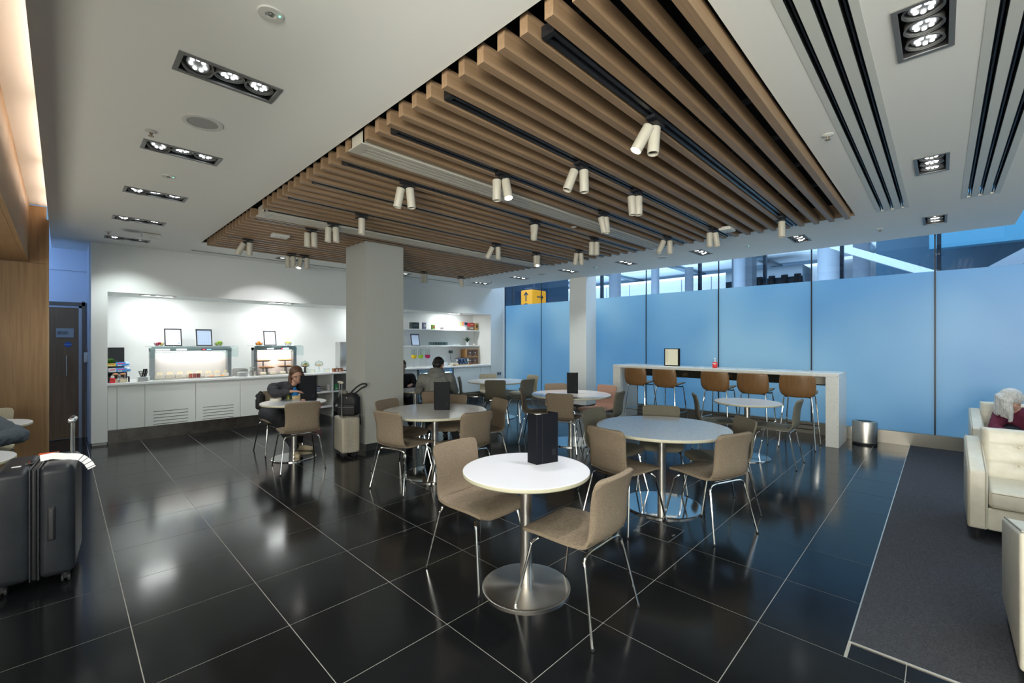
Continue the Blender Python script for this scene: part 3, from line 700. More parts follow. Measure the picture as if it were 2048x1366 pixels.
def chair_proto(fab):
    t = thing('dining_chair', '', 'chair')
    # (y, z, half width)
    seat = strip([(.246, .418, .150), (.240, .436, .195), (.215, .450, .212), (.12, .458, .218), (.0, .455, .215), (-.09, .452, .208), (-.155, .455, .200), (-.190, .468, .196)])
    back = strip([(-.192, .470, .196), (-.214, .495, .195), (-.226, .54, .191), (-.230, .61, .187), (-.236, .68, .190), (-.250, .75, .197), (-.262, .79, .196), (-.270, .812, .182), (-.273, .820, .150)])
    b = MB(); padded(shell_pts([(p[0], p[1]) for p in seat], [p[2] for p in seat], 12, .006), .034, b); b.build('seat', fab, t, angle=75)
    b = MB(); padded(shell_pts([(p[0], p[1]) for p in back], [p[2] for p in back], 12, .018, (0, 1, 0)), .030, b); b.build('backrest', fab, t, angle=75)
    for sx in (-1, 1):
        for sy in (-1, 1):
            top = (sx*.10, sy*.155-.01, .418); sh = (sx*.165, sy*.160-.01, .412); el = (sx*.192, sy*.175, .385); ft = (sx*.245, sy*.258, .006)
            path = strip([top, sh, el, (sx*.200, sy*.187, .34), ft], 3)
            l_ = MB().tube(path, .0085, 8).build('leg', chrome, t)
            MB().cyl((ft[0], ft[1], .012), (ft[0], ft[1], 0), .010, n=10).build('foot_cap', glide, l_)
    MB().tube([(-.10, .145, .418), (.10, .145, .418)], .0085, 8).tube([(-.10, -.165, .418), (.10, -.165, .418)], .0085, 8).box(-.11, .11, -.15, .13, .425, .436).build('under_frame', chrome, t)
    return t
ch_t, ch_g, ch_c, ch_p = [chair_proto(f) for f in (fabric, fabric_g, fabric_c, fabric_p)]
for c in (ch_t, ch_g, ch_c, ch_p): reg(c)
free_ = {ch_t, ch_g, ch_c, ch_p}
TAB = dict(T1=(2.03, 1.86, .395), T2=(3.93, 1.88, .6), T3=(3.02, 4.2, .6), T4=(2.15, 6.14, .4), T5=(6.2, 6.47, .6), T6=(5.43, 4.05, .6), T7=(6.36, 1.85, .4), T8=(-.60, 6.52, .4), T9=(-.62, 4.66, .4), T10=(4.12, 6.28, .33))
def chair(proto, x, y, head, label, group):
    rz = math.radians(head)-PI/2
    if proto in free_:
        free_.discard(proto); o = proto; o.location = (x, y, 0); o.rotation_euler = (0, 0, rz); o['label'] = label; o['group'] = group
    else: o = dup(proto, (x, y, 0), rz, label, group)
    return o
def around(tab, ang, rb, proto, label, group, turn=0):
    tx, ty, _ = TAB[tab]; a = math.radians(ang); rc = rb-.27
    rc = rb-.27*1.0
    chair(proto, tx+rc*math.cos(a), ty+rc*math.sin(a), ang+180+turn, label, group)
G1 = 'chairs at the nearest small table'; G2 = 'chairs round the big table before the bar'; G3 = 'chairs round the big table right of the pillar'
G4 = 'chairs at the small table of the woman'; G5 = 'chairs round the big table by the fridge'; G6 = 'chairs round the big table by the white column'; G7 = 'chairs at the small table before the bar stools'
chair(ch_t, 1.985, 2.255, -88, 'taupe fabric chair left of the brightly lit nearest white table', G1)
chair(ch_t, 2.075, 1.505, 92, 'nearest taupe fabric chair, right of the brightly lit white table, seen from behind', G1)
around('T2', 172, .83, ch_t, 'brown grey chair with its back turned, between nearest table and big table', G2)
around('T2', 88, .80, ch_g, 'dark olive chair on the far left side of the big table before the bar', G2)
around('T2', 26, .85, ch_g, 'olive chair straight behind the big table, only the top of its back showing', G2)
around('T2', -47, .80, ch_g, 'olive chair tucked at the right rear of the big table, partly hidden by another back', G2)
around('T2', -110, .80, ch_t, 'large olive brown chair at the near right of the big table, back to the viewer', G2)
around('T3', -168, .74, ch_t, 'brown chair at the near left of the menu table, right of the pillar foot', G3)
around('T3', 107, .76, ch_t, 'brown chair between the pillar and the big menu table', G3)
around('T3', 38, .88, ch_t, 'brown chair behind the menu table just right of the tall black menu', G3)
around('T3', -95, .86, ch_t, 'brown chair at the near right of the menu table, back to the viewer', G3)
around('T3', -16, .88, ch_t, 'brown chair at the right end of the menu table, seat turned left', G3)
around('T6', -156, .74, ch_t, 'brown chair with its back squarely to the viewer at the table before the white column', G6)
around('T6', 124, .78, ch_t, 'brown chair seen side-on at the left of the table before the white column', G6)
around('T6', 55, .85, ch_t, 'brown chair behind the table before the white column, left of its menu', G6)
around('T6', -7, .88, ch_p, 'rose beige chair behind the table, lit warm, beside the bar table leg', G6)
around('T6', -78, .80, ch_g, 'grey green chair seen side-on right of the table before the white column', G6)
around('T5', 137, .80, ch_g, 'grey chair seen side-on left of the farthest round table, by the fridge', G5)
around('T5', 61, .86, ch_c, 'cream topped chair behind the farthest round table, below the wall socket', G5)
around('T5', -137, .80, ch_g, 'very dark chair with its back to the viewer at the farthest round table', G5)
around('T5', -88, .84, ch_g, 'grey green chair at the right of the farthest round table, angled left', G5)
around('T5', -12, .92, ch_c, 'cream chair farthest right at the farthest round table', G5)
chair(ch_g, 6.22, 2.22, -62, 'olive chair left of the small white table before the bar stools, side-on', G7)
chair(ch_g, 6.33, 1.50, 92, 'olive chair right of the small white table, before the terrazzo table leg', G7)
chair(ch_t, 2.03, 5.645, 82, 'beige chair with its back to the viewer in front of the seated woman', G4)
chair(ch_t, 2.14, 6.70, -90, 'beige chair on which the woman in the dark jacket sits', G4)
chair(ch_c, -.56, 6.95, -90, 'cream chair at the far left behind the white table in the oak nook', 'chairs in the oak nook')
chair(ch_t, 3.92, 5.42, 52, 'brown chair on which the man in the grey hoodie sits', 'chairs behind the pillar')
chair(ch_t, 4.32, 7.02, -115, 'chair of the woman in black, hidden behind the pillar', 'chairs behind the pillar')

# ------------------------------------------------------------------ round tables
def table(key, mt, mbase, label, grp, br):
    x, y, r = TAB[key]
    t = thing('round_table', label, 'table', (x, y, 0), 0, grp)
    MB().lathe([(.001, .713), (r-.006, .713), (r-.002, .716), (r-.0005, .7195)], n=72, m=1, cap=False).lathe([(r-.0005, .7195), (r, .734), (r-.001, .737)], n=72, m=1, cap=False).lathe([(r-.001, .737), (r-.004, .739), (r-.012, .739), (r-.03, .739), (.001, .739)], n=72, cap=False).build('tabletop', [mt, edge_m], t)
    MB().cyl((0, 0, .012), (0, 0, .70), .037, n=32).build('column', steel, t)
    MB().lathe([(.001, .713), (.12, .713), (.12, .705), (.05, .70), (.001, .70)], n=32, cap=False).build('mounting_plate', dark_leg, t)
    MB().lathe([(.001, .0), (br, .0), (br, .010), (br-.006, .014), (br-.014, .0142), (br-.03, .0144), (.001, .0144)], n=64, cap=False).build('base_plate', mbase, t)
    return t
ta = table('T1', top_m, spun, 'nearest small round white table, brightly lit, on a spun steel foot', 'small round tables', .275)
table('T2', top_s, polish, 'large round speckled table before the bar stools', 'large round tables', .36)
table('T3', top_s, polish, 'large round white table right of the pillar with a tall black menu', 'large round tables', .36)
table('T4', top_m, polish, 'small round white table where the woman eats', 'small round tables', .275)
table('T5', top_m, polish, 'large round white table farthest away, near the fridge and glass corner', 'large round tables', .36)
table('T6', top_s, polish, 'large round white table before the white column, with a black menu', 'large round tables', .36)
table('T7', top_m, polish, 'small round white table directly before the bar stools', 'small round tables', .275)
table('T8', top_m, steel, 'small round white table in front of the oak wall at the far left', 'small round tables', .275)
table('T9', top_m, steel, 'small round white table cut by the left edge behind the big suitcase', 'small round tables', .275)
table('T10', top_m, steel, 'small table between the man in the hoodie and the woman in black', 'small round tables', .24)

# ------------------------------------------------------------------ standing menus
def menu(x, y, z, head, label, w=.155, h=.31, side=.11, open_=False, fold=100):
    t = thing('menu_holder', label, 'menu', (x, y, z), math.radians(head), 'standing black menus')
    # front cover in the local x-z plane, two wings folding back
    M1 = Matrix.Translation((0, 0, 0))
    MB().rbox(0, w, -.002, .002, 0, h, .0018, 1).build('cover_panel', menu_m, t)
    A = math.radians(fold)
    MB().rbox(0, side, -.002, .002, 0, h, .0018, 1, M=Matrix.Rotation(A, 4, 'Z')).build('wing_panel', menu_m, t)
    MB().rbox(0, side, -.002, .002, 0, h, .0018, 1, M=Matrix.Translation((w, 0, 0)) @ Matrix.Rotation(PI-A*.75, 4, 'Z')).build('wing_panel', menu_m, t)
    MB().box(.040, .0405, -.0032, -.002, .004, h-.004).build('crease', mat('menu_crease', (.05, .045, .04), .6), t)
    MB().box(w-.05, w-.02, -.0026, -.002, .05, .09).build('emblem', mat('menu_emblem', (.012, .013, .016), .5, spec=.15), t)
    if open_:
        MB().box(.022, w-.05, -.006, -.0035, .015, h-.015).build('menu_page', paper, t)
        MB().box(0, .03, -.001, .001, .015, h-.015, M=Matrix.Translation((w-.05, -.005, 0)) @ Matrix.Rotation(-1.0, 4, 'Z')).build('menu_page', paper, t)
        b = MB()
        for k in range(14): b.box(.03, .03+random.uniform(.04, .068), -.0066, -.006, h-.04-.016*k, h-.037-.016*k)
        b.build('print', mat('print_brown', (.35, .25, .12), .6), t)
    return t
menu(2.135, 1.862, .739, -16, 'tall black menu standing on the brightly lit nearest table', .165, .325, .09)
menu(3.03, 4.22, .739, -43, 'tall black menu standing on the big table right of the pillar', .175, .325, .11)
menu(5.45, 4.13, .739, -58, 'tall black menu standing on the table before the white column', .16, .32, .10)
menu(2.245, 6.17, .739, -42, 'tall black menu on the woman\'s table, hiding her fingertips', .20, .335, .12)
menu(8.18, 3.86, 1.0715, -82, 'open menu with cream pages standing on the high bar table', .30, .335, .10, True, 60)

# ------------------------------------------------------------------ bar table, stools, bottle
bt = thing('bar_table', 'long high white terrazzo bar table along the blue glass wall', 'table')
BX0, BX1, BY0, BY1 = 7.81, 8.52, 1.06, 4.77
MB().rbox(BX0, BX1, BY0, BY1, 1.02, 1.071, .003, 1).build('worktop', terr, bt)
MB().rbox(BX0, BX1, BY0, BY0+.16, 0, 1.02, .003, 1).build('end_panel', terr, bt)
MB().rbox(BX0, BX1, BY1-.16, BY1, 0, 1.02, .003, 1).build('end_panel', terr, bt)
b = MB(); b.box(8.18, 8.22, BY0+.16, BY1-.16, .86, 1.02).build('apron', mat('bronze_mirror', (.12, .10, .075), .08, .9), bt)
MB().box(8.15, 8.25, BY0+.16, BY0+.5, .88, 1.02).build('socket_box', mat('cream_box', (.45, .42, .33), .5), bt)
for i, y in enumerate((4.1, 3.3, 2.7, 2.15, 1.55)): MB().lathe([(.045, 0), (.045, .0015), (.001, .0016)], n=28, cap=False).build('power_cap', grey_bez, bt, (8.28, y, 1.0712))
def stool_proto():
    t = thing('bar_stool', '', 'stool')
    back = strip([(-.205, .735, .13), (-.222, .755, .185), (-.235, .80, .215), (-.245, .87, .228), (-.255, .95, .226), (-.262, 1.02, .218), (-.264, 1.045, .205), (-.264, 1.052, .17)])
    rows = shell_pts([(p[0], p[1]) for p in back], [p[2] for p in back], 14, .055, (0, 1, 0))
    b = MB(); padded(rows, .014, b, 0, .8); b.build('backrest', ply, t, angle=75)
    rows2 = [[(p-Vector((0, 0, 0))+n*(-.016), n) for p, n in r] for r in rows[2:-2]]
    b = MB(); padded([[(p+Vector((0, .002, 0)), n) for p, n in r[1:-1]] for r in rows2], .02, b, 0, .5); b.build('back_pad', fabric_g, t, angle=75)
    seat = strip([(.22, .765, .13), (.21, .775, .18), (.15, .778, .205), (.0, .765, .215), (-.12, .755, .20), (-.2, .752, .15), (-.215, .752, .11)])
    b = MB(); padded(shell_pts([(p[0], p[1]) for p in seat], [p[2] for p in seat], 12, .03), .034, b); b.build('seat', fabric_g, t, angle=75)
    feet = []
    for sx in (-1, 1):
        for sy in (-1, 1):
            f = (sx*.225, sy*.235, .006); feet.append(f)
            l_ = MB().tube(strip([(sx*.09, sy*.13, .735), (sx*.15, sy*.145, .73), (sx*.175, sy*.16, .69), f], 3), .010, 8).build('leg', chrome, t)
            MB().cyl((f[0], f[1], .012), (f[0], f[1], 0), .012, n=10).build('foot_cap', glide, l_)
    def at(sx, sy, z):
        k = (.69-z)/.684; return (sx*(.175+.05*k), sy*(.16+.075*k), z)
    b = MB()
    for a, c_ in (((-1, -1), (1, -1)), ((1, -1), (1, 1)), ((1, 1), (-1, 1)), ((-1, 1), (-1, -1))):
        b.tube([at(*a, .29), at(*c_, .29)], .007, 8)
    b.build('foot_ring', chrome, t)
    MB().tube([(-.09, .13, .735), (.09, .13, .735)], .01, 8).tube([(-.09, -.13, .735), (.09, -.13, .735)], .01, 8).build('under_frame', chrome, t)
    return t
st = stool_proto(); reg(st)
for i, (x, y, h, nm) in enumerate(((7.60, 4.04, -4, 'leftmost, next to the left table leg'), (7.60, 3.48, -4, 'second from the left, before the open menu'), (7.60, 2.63, -3, 'third from the left, before the red bottle'), (7.60, 2.07, -3, 'second from the right'), (7.60, 1.50, 2, 'rightmost, next to the right table leg'))):
    l_ = 'wooden backed bar stool, '+nm
    if i == 0: st.location = (x, y, 0); st.rotation_euler = (0, 0, math.radians(h)-PI/2); st['label'] = l_; st['group'] = 'bar stools'
    else: dup(st, (x, y, 0), math.radians(h)-PI/2, l_, 'bar stools')
red_m = mat('red_plastic', (.70, .03, .035), .35)
sb = thing('pump_bottle', 'red sanitiser bottle with white pump standing on the bar table', 'bottle', (8.10, 2.88, 1.0712))
MB().rbox(-.022, .022, -.04, .04, 0, .105, .012).build('body', red_m, sb)
MB().cyl((0, 0, .105), (0, 0, .135), .014, n=14).cyl((0, 0, .135), (0, 0, .165), .006, n=8).rbox(-.045, .012, -.012, .012, .16, .175, .005).build('pump', mat('white_gloss', (.8, .8, .8), .3), sb)
MB().box(-.0235, -.022, -.028, .028, .07, .085).box(-.0235, -.022, -.02, .01, .05, .056).build('label_print', mat('label_white', (.85, .80, .78), .5), sb)

wb = thing('waste_bin', 'oval brushed steel waste bin between the terrazzo bar end and the glass', 'bin', (8.42, .83, 0))
ov = MB().lathe([(.150, .03), (.152, .33), (.144, .345), (.10, .345)], n=48, cap=False); ov.v = [(x*.72, y, z) for x, y, z in ov.v]; ov.build('body', steel, wb)
ov = MB().lathe([(.001, 0), (.148, 0), (.150, .03), (.001, .03)], n=48, cap=False); ov.v = [(x*.72, y, z) for x, y, z in ov.v]; ov.build('plinth', black_m, wb)
ov = MB().lathe([(.001, .335), (.105, .335)], n=40, cap=False).box(-.01, .01, -.10, .10, .336, .344); ov.v = [(x*.72, y, z) for x, y, z in ov.v]; ov.build('lid', polish, wb)

# ------------------------------------------------------------------ armchairs (front towards -x)
def cushion(mb, w, h, d, cols, rows, M, m=0, amp=.016):
    """upholstered pad w (y) x h (z), face towards -x, quilted with seams and buttons"""
    NX, NZ = cols*8, rows*8; vs = []; fs = []
    def off(u, v):
        e = min(u, 1-u)*w; g = min(v, 1-v)*h
        rd = .03; f = 1
        if e < rd: f *= math.sqrt(max(0, 1-(1-e/rd)**2))
        if g < rd: f *= math.sqrt(max(0, 1-(1-g/rd)**2))
        s1 = abs(((u*cols) % 1)); s1 = min(s1, 1-s1); s2 = abs(((v*rows) % 1)); s2 = min(s2, 1-s2)
        inner_u = .5/cols < u < 1-.5/cols; inner_v = .5/rows < v < 1-.5/rows
        q = 0
        if inner_u: q += math.exp(-(s1/.05)**2)*.35
        if inner_v: q += math.exp(-(s2/.05)**2)*.35
        if inner_u and inner_v: q += math.exp(-(s1*s1+s2*s2)/.018)*1.3
        return d*f-amp*q*f
    for i in range(NX+1):
        for j in range(NZ+1):
            u, v = i/NX, j/NZ; vs.append(M @ Vector((-off(u, v), (u-.5)*w, (v-.5)*h)))
    k = len(vs)
    for i in range(NX+1):
        for j in range(NZ+1):
            u, v = i/NX, j/NZ; vs.append(M @ Vector((0.005, (u-.5)*w, (v-.5)*h)))
    n = NZ+1
    for i in range(NX):
        for j in range(NZ):
            a = i*n+j; fs.append((a, a+1, a+n+1, a+n)); fs.append((k+a, k+a+n, k+a+n+1, k+a+1))
    for i in range(NX):
        a = i*n; fs.append((a, a+n, k+a+n, k+a)); a = i*n+NZ; fs.append((a, k+a, k+a+n, a+n))
    for j in range(NZ):
        a = j; fs.append((a, k+a, k+a+1, a+1)); a = NX*n+j; fs.append((a, a+1, k+a+1, k+a))
    mb.add(vs, fs, m, True)
def arm_pts(sgn):
    b = bmesh.new()
    return b
def armchair(x, y, rz, label):
    t = thing('armchair', label, 'armchair', (x, y, 0), rz, 'cream leather armchairs')
    WD, DP, AW = .84, .80, .11
    for sgn in (1, -1):
        y0, y1 = (WD/2-AW, WD/2) if sgn > 0 else (-WD/2, -WD/2+AW)
        bm = bmesh.new(); vs = [bm.verts.new(p) for p in ((0, y0, .10), (0, y1, .10), (DP, y1, .10), (DP, y0, .10), (.0, y0, .545), (.0, y1, .545), (DP-.02, y1, .70), (DP-.02, y0, .70))]
        for f in ((0, 3, 2, 1), (4, 5, 6, 7), (0, 1, 5, 4), (1, 2, 6, 5), (2, 3, 7, 6), (3, 0, 4, 7)): bm.faces.new([vs[i] for i in f])
        bmesh.ops.bevel(bm, geom=list(bm.edges), offset=.018, segments=3, profile=.5, affect='EDGES')
        bm.verts.index_update(); m_ = MB().add([v.co.copy() for v in bm.verts], [tuple(v.index for v in f.verts) for f in bm.faces], 0, True); bm.free()
        a_ = m_.build('arm', leather, t)
        yy = y0 if sgn > 0 else y1
        yo = y1 if sgn > 0 else y0
        b = MB()
        for q in (y0+.012, y1-.012): b.tube([(-.001, q, .12), (-.001, q, .53), (.014, q, .551), (DP-.04, q, .701)], .0035, 6)
        b.build('piping', mat('leather_seam', (.40, .36, .27), .5), a_)
    MB().rbox(.02, DP-.08, -WD/2+AW-.005, WD/2-AW+.005, .10, .27, .015).build('base', leather, t)
    sc = MB().rbox(-.005, DP-.22, -WD/2+AW+.002, WD/2-AW-.002, .27, .41, .035, 4).build('seat_cushion', leather, t)
    MB().tube([(-.006, -WD/2+AW+.02, .392), (-.006, WD/2-AW-.02, .392)], .0035, 6).tube([(-.006, -WD/2+AW+.02, .288), (-.006, WD/2-AW-.02, .288)], .0035, 6).build('piping', mat('leather_seam', (.40, .36, .27), .5), sc)
    M = Matrix.Translation((DP-.17, 0, .58)) @ Matrix.Rotation(math.radians(9), 4, 'Y')
    b = MB(); cushion(b, WD-2*AW+.03, .44, .10, 3, 3, M); bk = b.build('backrest', leather, t, angle=80)
    b2 = MB()
    for i in (1, 2):
        for j in (1, 2):
            b2.ball(M @ Vector((-.087, (i/3-.5)*(WD-2*AW+.03), (j/3-.5)*.44)), .009, .009, .009, 8)
    b2.build('button', leather, bk)
    MB().rbox(DP-.14, DP, -WD/2+AW-.01, WD/2-AW+.01, .10, .775, .03, 3).build('back_shell', leather, t)
    for sx in (.06, DP-.06):
        for sy in (-1, 1):
            MB().tube([(sx, sy*(WD/2-.06), .10), (sx, sy*(WD/2-.055), .055), (sx, sy*(WD/2-.05), 0)], [.022, .020, .014], 12).build('leg', dark_leg, t)
    return t
armchair(4.90, -.56, 0, 'cream leather armchair with buttoned back in the middle of the right edge')
armchair(7.30, -.66, 0, 'cream leather armchair farther back by the glass, in which the grey-haired woman sits')
armchair(3.70, -.66, PI, 'cream leather armchair at the lower right corner, only its arm showing')

# ------------------------------------------------------------------ buffet cabinets and worktop
CF = 8.915
def cabinet(x0, x1, label, grille=False):
    t = thing('base_cabinet', label, 'cabinet', (0, 0, 0), 0, 'white buffet cabinets')
    MB().box(x0+.001, x1-.001, CF+.022, YB-.01, .20, .872).build('carcass', lam_m, t)
    if grille:
        cxx = (x0+x1)/2; w = .225 if x1-x0 < .66 else .23
        hs = []
        b = MB()
        # door as a slab in x-z with slots: built in x-y then turned upright
        b = slab(x0+.003, x1-.003, .205, .85, [(cxx-w, cxx+w, .172+.0+.05*k, .172+.009+.05*k) for k in range(1, 6)], 0, .02)
        b.v = [(x, CF+zz, y) for x, y, zz in b.v]
        b.f = [tuple(reversed(f)) for f in b.f]
        d = b.build('door', lam_m, t)
        MB().box(cxx-w-.01, cxx+w+.01, CF+.0205, CF+.0215, .20, .46).build('grille_backing', black_m, d)
    else:
        MB().rbox(x0+.002, x1-.002, CF, CF+.02, .205, .85, .0015, 1).build('door', lam_m, t)
    return t
cabinet(.479, .583, 'narrow white filler cabinet beside the white wall nib')
cabinet(.583, .909, 'plain narrow white cabinet left of the vented ones')
cabinet(.909, 1.565, 'wide white cabinet with five slots, the left of two vented ones', True)
cabinet(1.565, 2.216, 'wide white cabinet with five slots, the right of two vented ones', True)
cabinet(2.216, 3.027, 'plain white cabinet behind the seated woman')
cabinet(7.0, 7.9, 'white cabinet right of the drinks fridge')
cabinet(7.9, 8.265, 'white cabinet at the right end, by the glass corner')
cabinet(5.1, 5.9, 'white cabinet behind the pillar, near the drinks fridges')
osh = thing('open_shelf_unit', 'open white shelf unit in the counter between woman and pillar', 'shelf unit')
for x in (3.03, 3.87, 5.08): MB().box(x, x+.02, CF, YB-.01, .0, .872).build('side_panel', lam_m, osh)
for z in (.20, .50): MB().box(3.05, 5.08, CF+.01, YB-.02, z, z+.03).build('shelf', corian, osh)
MB().box(3.05, 5.08, YB-.02, YB-.005, .1, .872).build('back_panel', mat('shelf_back', (.30, .30, .28), .6), osh)
tag(MB().box(.478, 3.03, CF+.045, CF+.06, .0, .20).build('kickboard', kick), 'dark steel kickboard under the left buffet cabinets', 'kickboard'); tag(MB().box(5.9, 8.27, CF+.045, CF+.06, 0, .20).build('kickboard', kick), 'dark steel kickboard under fridges and right cabinets', 'kickboard')
wt = MB().rbox(.478, 8.272, CF-.035, YB, .874, .91, .003, 1).build('worktop', corian); tag(wt, 'long continuous white worktop of the buffet counter', 'worktop')
# drinks fridges
for (x0, x1, nm) in ((5.95, 6.46, 'left one, behind the people'), (6.48, 6.98, 'right one with the blue light spot')):
    t = thing('drinks_fridge', 'glass fronted drinks fridge under the worktop, '+nm, 'fridge', (0, 0, 0), 0, 'drinks fridges')
    MB().box(x0, x0+.02, CF+.03, YB-.05, .08, .868).box(x1-.02, x1, CF+.03, YB-.05, .08, .868).box(x0, x1, CF+.03, YB-.05, .08, .10).box(x0, x1, CF+.03, YB-.05, .84, .868).box(x0, x1, YB-.07, YB-.05, .08, .868).build('cabinet_body', mat('fridge_inner', (.45, .5, .52), .5), t)
    d = MB().box(x0, x0+.04, CF, CF+.028, .09, .86).box(x1-.045, x1-.015, CF, CF+.028, .09, .86).box(x0+.04, x1-.045, CF, CF+.028, .09, .13).box(x0+.04, x1-.045, CF, CF+.028, .78, .86).build('door_frame', mat('fridge_steel', (.42, .52, .60), .25, .8), t)
    MB().box(x1-.015, x1, CF-.002, CF+.028, .09, .86).build('door_edge', black_m, d)
    MB().box(x0+.04, x1-.045, CF+.01, CF+.016, .13, .78).build('door_glass', clear, d)
    MB().rbox(x1-.06, x1-.045, CF-.03, CF, .40, .46, .006).build('handle', chrome, d)
    b = MB()
    for z in (.33, .55): b.box(x0+.03, x1-.03, CF+.06, YB-.1, z, z+.01)
    b.build('wire_shelf', steel, t)
    MB().box(x0+.05, x1-.06, CF+.05, CF+.07, .755, .775).build('light_strip', mat('fridge_light', (1, 1, 1), .5, emis=(.8, .95, 1), estr=4), t)
    MB().ball((x1-.10, CF-.001, .83), .008, .003, .008, 10).build('indicator', mat('blue_dot', (0, .1, 1), .5, emis=(.05, .25, 1), estr=3), d)
cols = [(.05, .25, .08), (.4, .05, .03), (.5, .45, .1), (.05, .2, .25), (.35, .2, .05), (.6, .6, .6)]
can0 = None; n_ = 0
for (xa, xb) in ((6.54, 6.9),):
    for z in (.10, .34, .56):
        for k in range(6):
            c = cols[(k+n_) % 6]; n_ += 1
            b = tag(MB().lathe([(.001, 0), (.027, 0), (.028, .09), (.013, .13), (.013, .17), (.001, .17)], n=12, cap=False).build('drink_bottle', mat('bottle_%d' % ((k+n_) % 6), c, .2)), 'small drink bottle in the right fridge, %s shelf, %s in its row' % ({.10: 'bottom', .34: 'middle', .56: 'top'}[z], ('leftmost', 'second', 'third', 'fourth', 'fifth', 'rightmost')[k]), 'bottle', 'drinks in the fridge')
            b.location = (xa+.065*k, CF+.12, z+.0005)

# ------------------------------------------------------------------ buffet lamps (bulkhead underside)
for i, (x, y, nm) in enumerate(((1.10, 9.03, 'left, above the cold buffet'), (2.96, 9.03, 'over the hot buffet'), (4.9, 9.03, 'behind the pillar'), (7.25, 9.12, 'over the shelf niche'))):
    t = thing('bulkhead_lamp', 'slim recessed lamp strip under the buffet bulkhead, '+nm, 'ceiling lamp', (x, y+.1, 2.28), 0, 'bulkhead lamps')
    MB().box(-.23, .23, -.07, -.055, -.006, .0).box(-.23, .23, .055, .07, -.006, 0).box(-.23, -.215, -.055, .055, -.006, 0).box(.215, .23, -.055, .055, -.006, 0).build('frame', grey_bez, t)
    MB().box(-.215, .215, -.055, .055, -.003, -.001).build('recess', black_m, t)
    b = MB()
    for q in (-.14, 0, .14):
        for k in range(6): b.lathe([(.010, -.006), (.010, -.003), (.001, -.003)], (q+.026*math.cos(k*PI/3), .026*math.sin(k*PI/3), 0), 8, cap=False).lathe([(.001, -.006), (.010, -.006)], (q+.026*math.cos(k*PI/3), .026*math.sin(k*PI/3), 0), 8, cap=False)
    b.build('led', led_m, t)
    area('bulkhead_light', (x, y+.1, 2.268), (math.radians(12), 0, 0), .42, .1, 13, (.97, 1, .99))

# ------------------------------------------------------------------ food islands with glass guards
gl_edge = mat('steel_post', (.34, .37, .38), .35, .9)
def guard(x0, x1, y0, warm, label):
    t = thing('heated_display' if warm else 'chilled_display', label, 'food display', (0, 0, 0), 0, 'glass guarded food displays')
    ya, yb = 9.12, 9.40
    for x in (x0+.03, x1-.03):
        MB().box(x-.03, x+.03, ya+.05, yb-.08, .91, 1.42).build('post', gl_edge, t)
    MB().box(x0+.06, x1-.06, yb-.10, yb-.09, .93, 1.38).build('back_glass', mat('white_back_panel', (.80, .76, .73), .4), t)
    MB().box(x0, x1, ya+.04, yb-.07, 1.375, 1.43).build('lamp_beam', gl_edge, t)
    MB().rbox(x0-.04, x1+.04, ya-.10, yb+.03, 1.452, 1.462, .002, 1).build('top_glass', clear, t)
    MB().box(x0-.04, x1+.06, ya-.14, ya-.132, 1.27, 1.455).build('guard_glass', clear, t)
    MB().box(x0+.02, x1-.02, ya+.04, ya+.08, 1.43, 1.452).build('top_rail', gl_edge, t)
    MB().box(x0+(x1-x0)*.60, x0+(x1-x0)*.74, ya+.032, ya+.04, 1.385, 1.415).build('controller', black_m, t)
    MB().box(x0+(x1-x0)*.62, x0+(x1-x0)*.65, ya+.030, ya+.032, 1.393, 1.407).build('red_display', mat('red_digits', (1, .02, .05), .5, emis=(1, .03, .05), estr=4), t)
    MB().box(x0+(x1-x0)*.67, x0+(x1-x0)*.73, ya+.030, ya+.032, 1.393, 1.407).build('blue_display', mat('blue_digits', (.3, .5, 1), .5, emis=(.25, .45, 1), estr=2.5), t)
    em = mat('warm_strip' if warm else 'white_strip', (1, 1, 1), .5, emis=(1, .82, .74) if warm else (.95, 1, 1), estr=7)
    MB().box(x0+.08, x1-.08, ya+.09, ya+.12, 1.368, 1.375).build('lamp_strip', em, t)
    for a, b_ in ((.06, .22), (.30, .42)) if not warm else ((.30, .44), (.66, .80)): MB().box(x0+(x1-x0)*a, x0+(x1-x0)*b_, ya+.03, ya+.037, 1.395, 1.412).build('glow_strip', mat('white_strip', (1, 1, 1), .5, emis=(.95, 1, 1), estr=7), t)
    area('display_light', ((x0+x1)/2, ya+.105, 1.36), (math.radians(0), 0, 0), x1-x0-.2, .03, 2.2 if not warm else 3.4, (1, .80, .70) if warm else (1, .95, .92))
    MB().box(x0+.02, x1-.02, ya-.12, yb+.05, .911, .925).build('well_rim', steel, t)
    return t
guard(1.0, 2.14, 9.1, False, 'long steel and glass cold buffet guard with two framed menus on top')
guard(2.50, 3.26, 9.1, True, 'short steel and glass hot buffet guard with warm pink lamps')
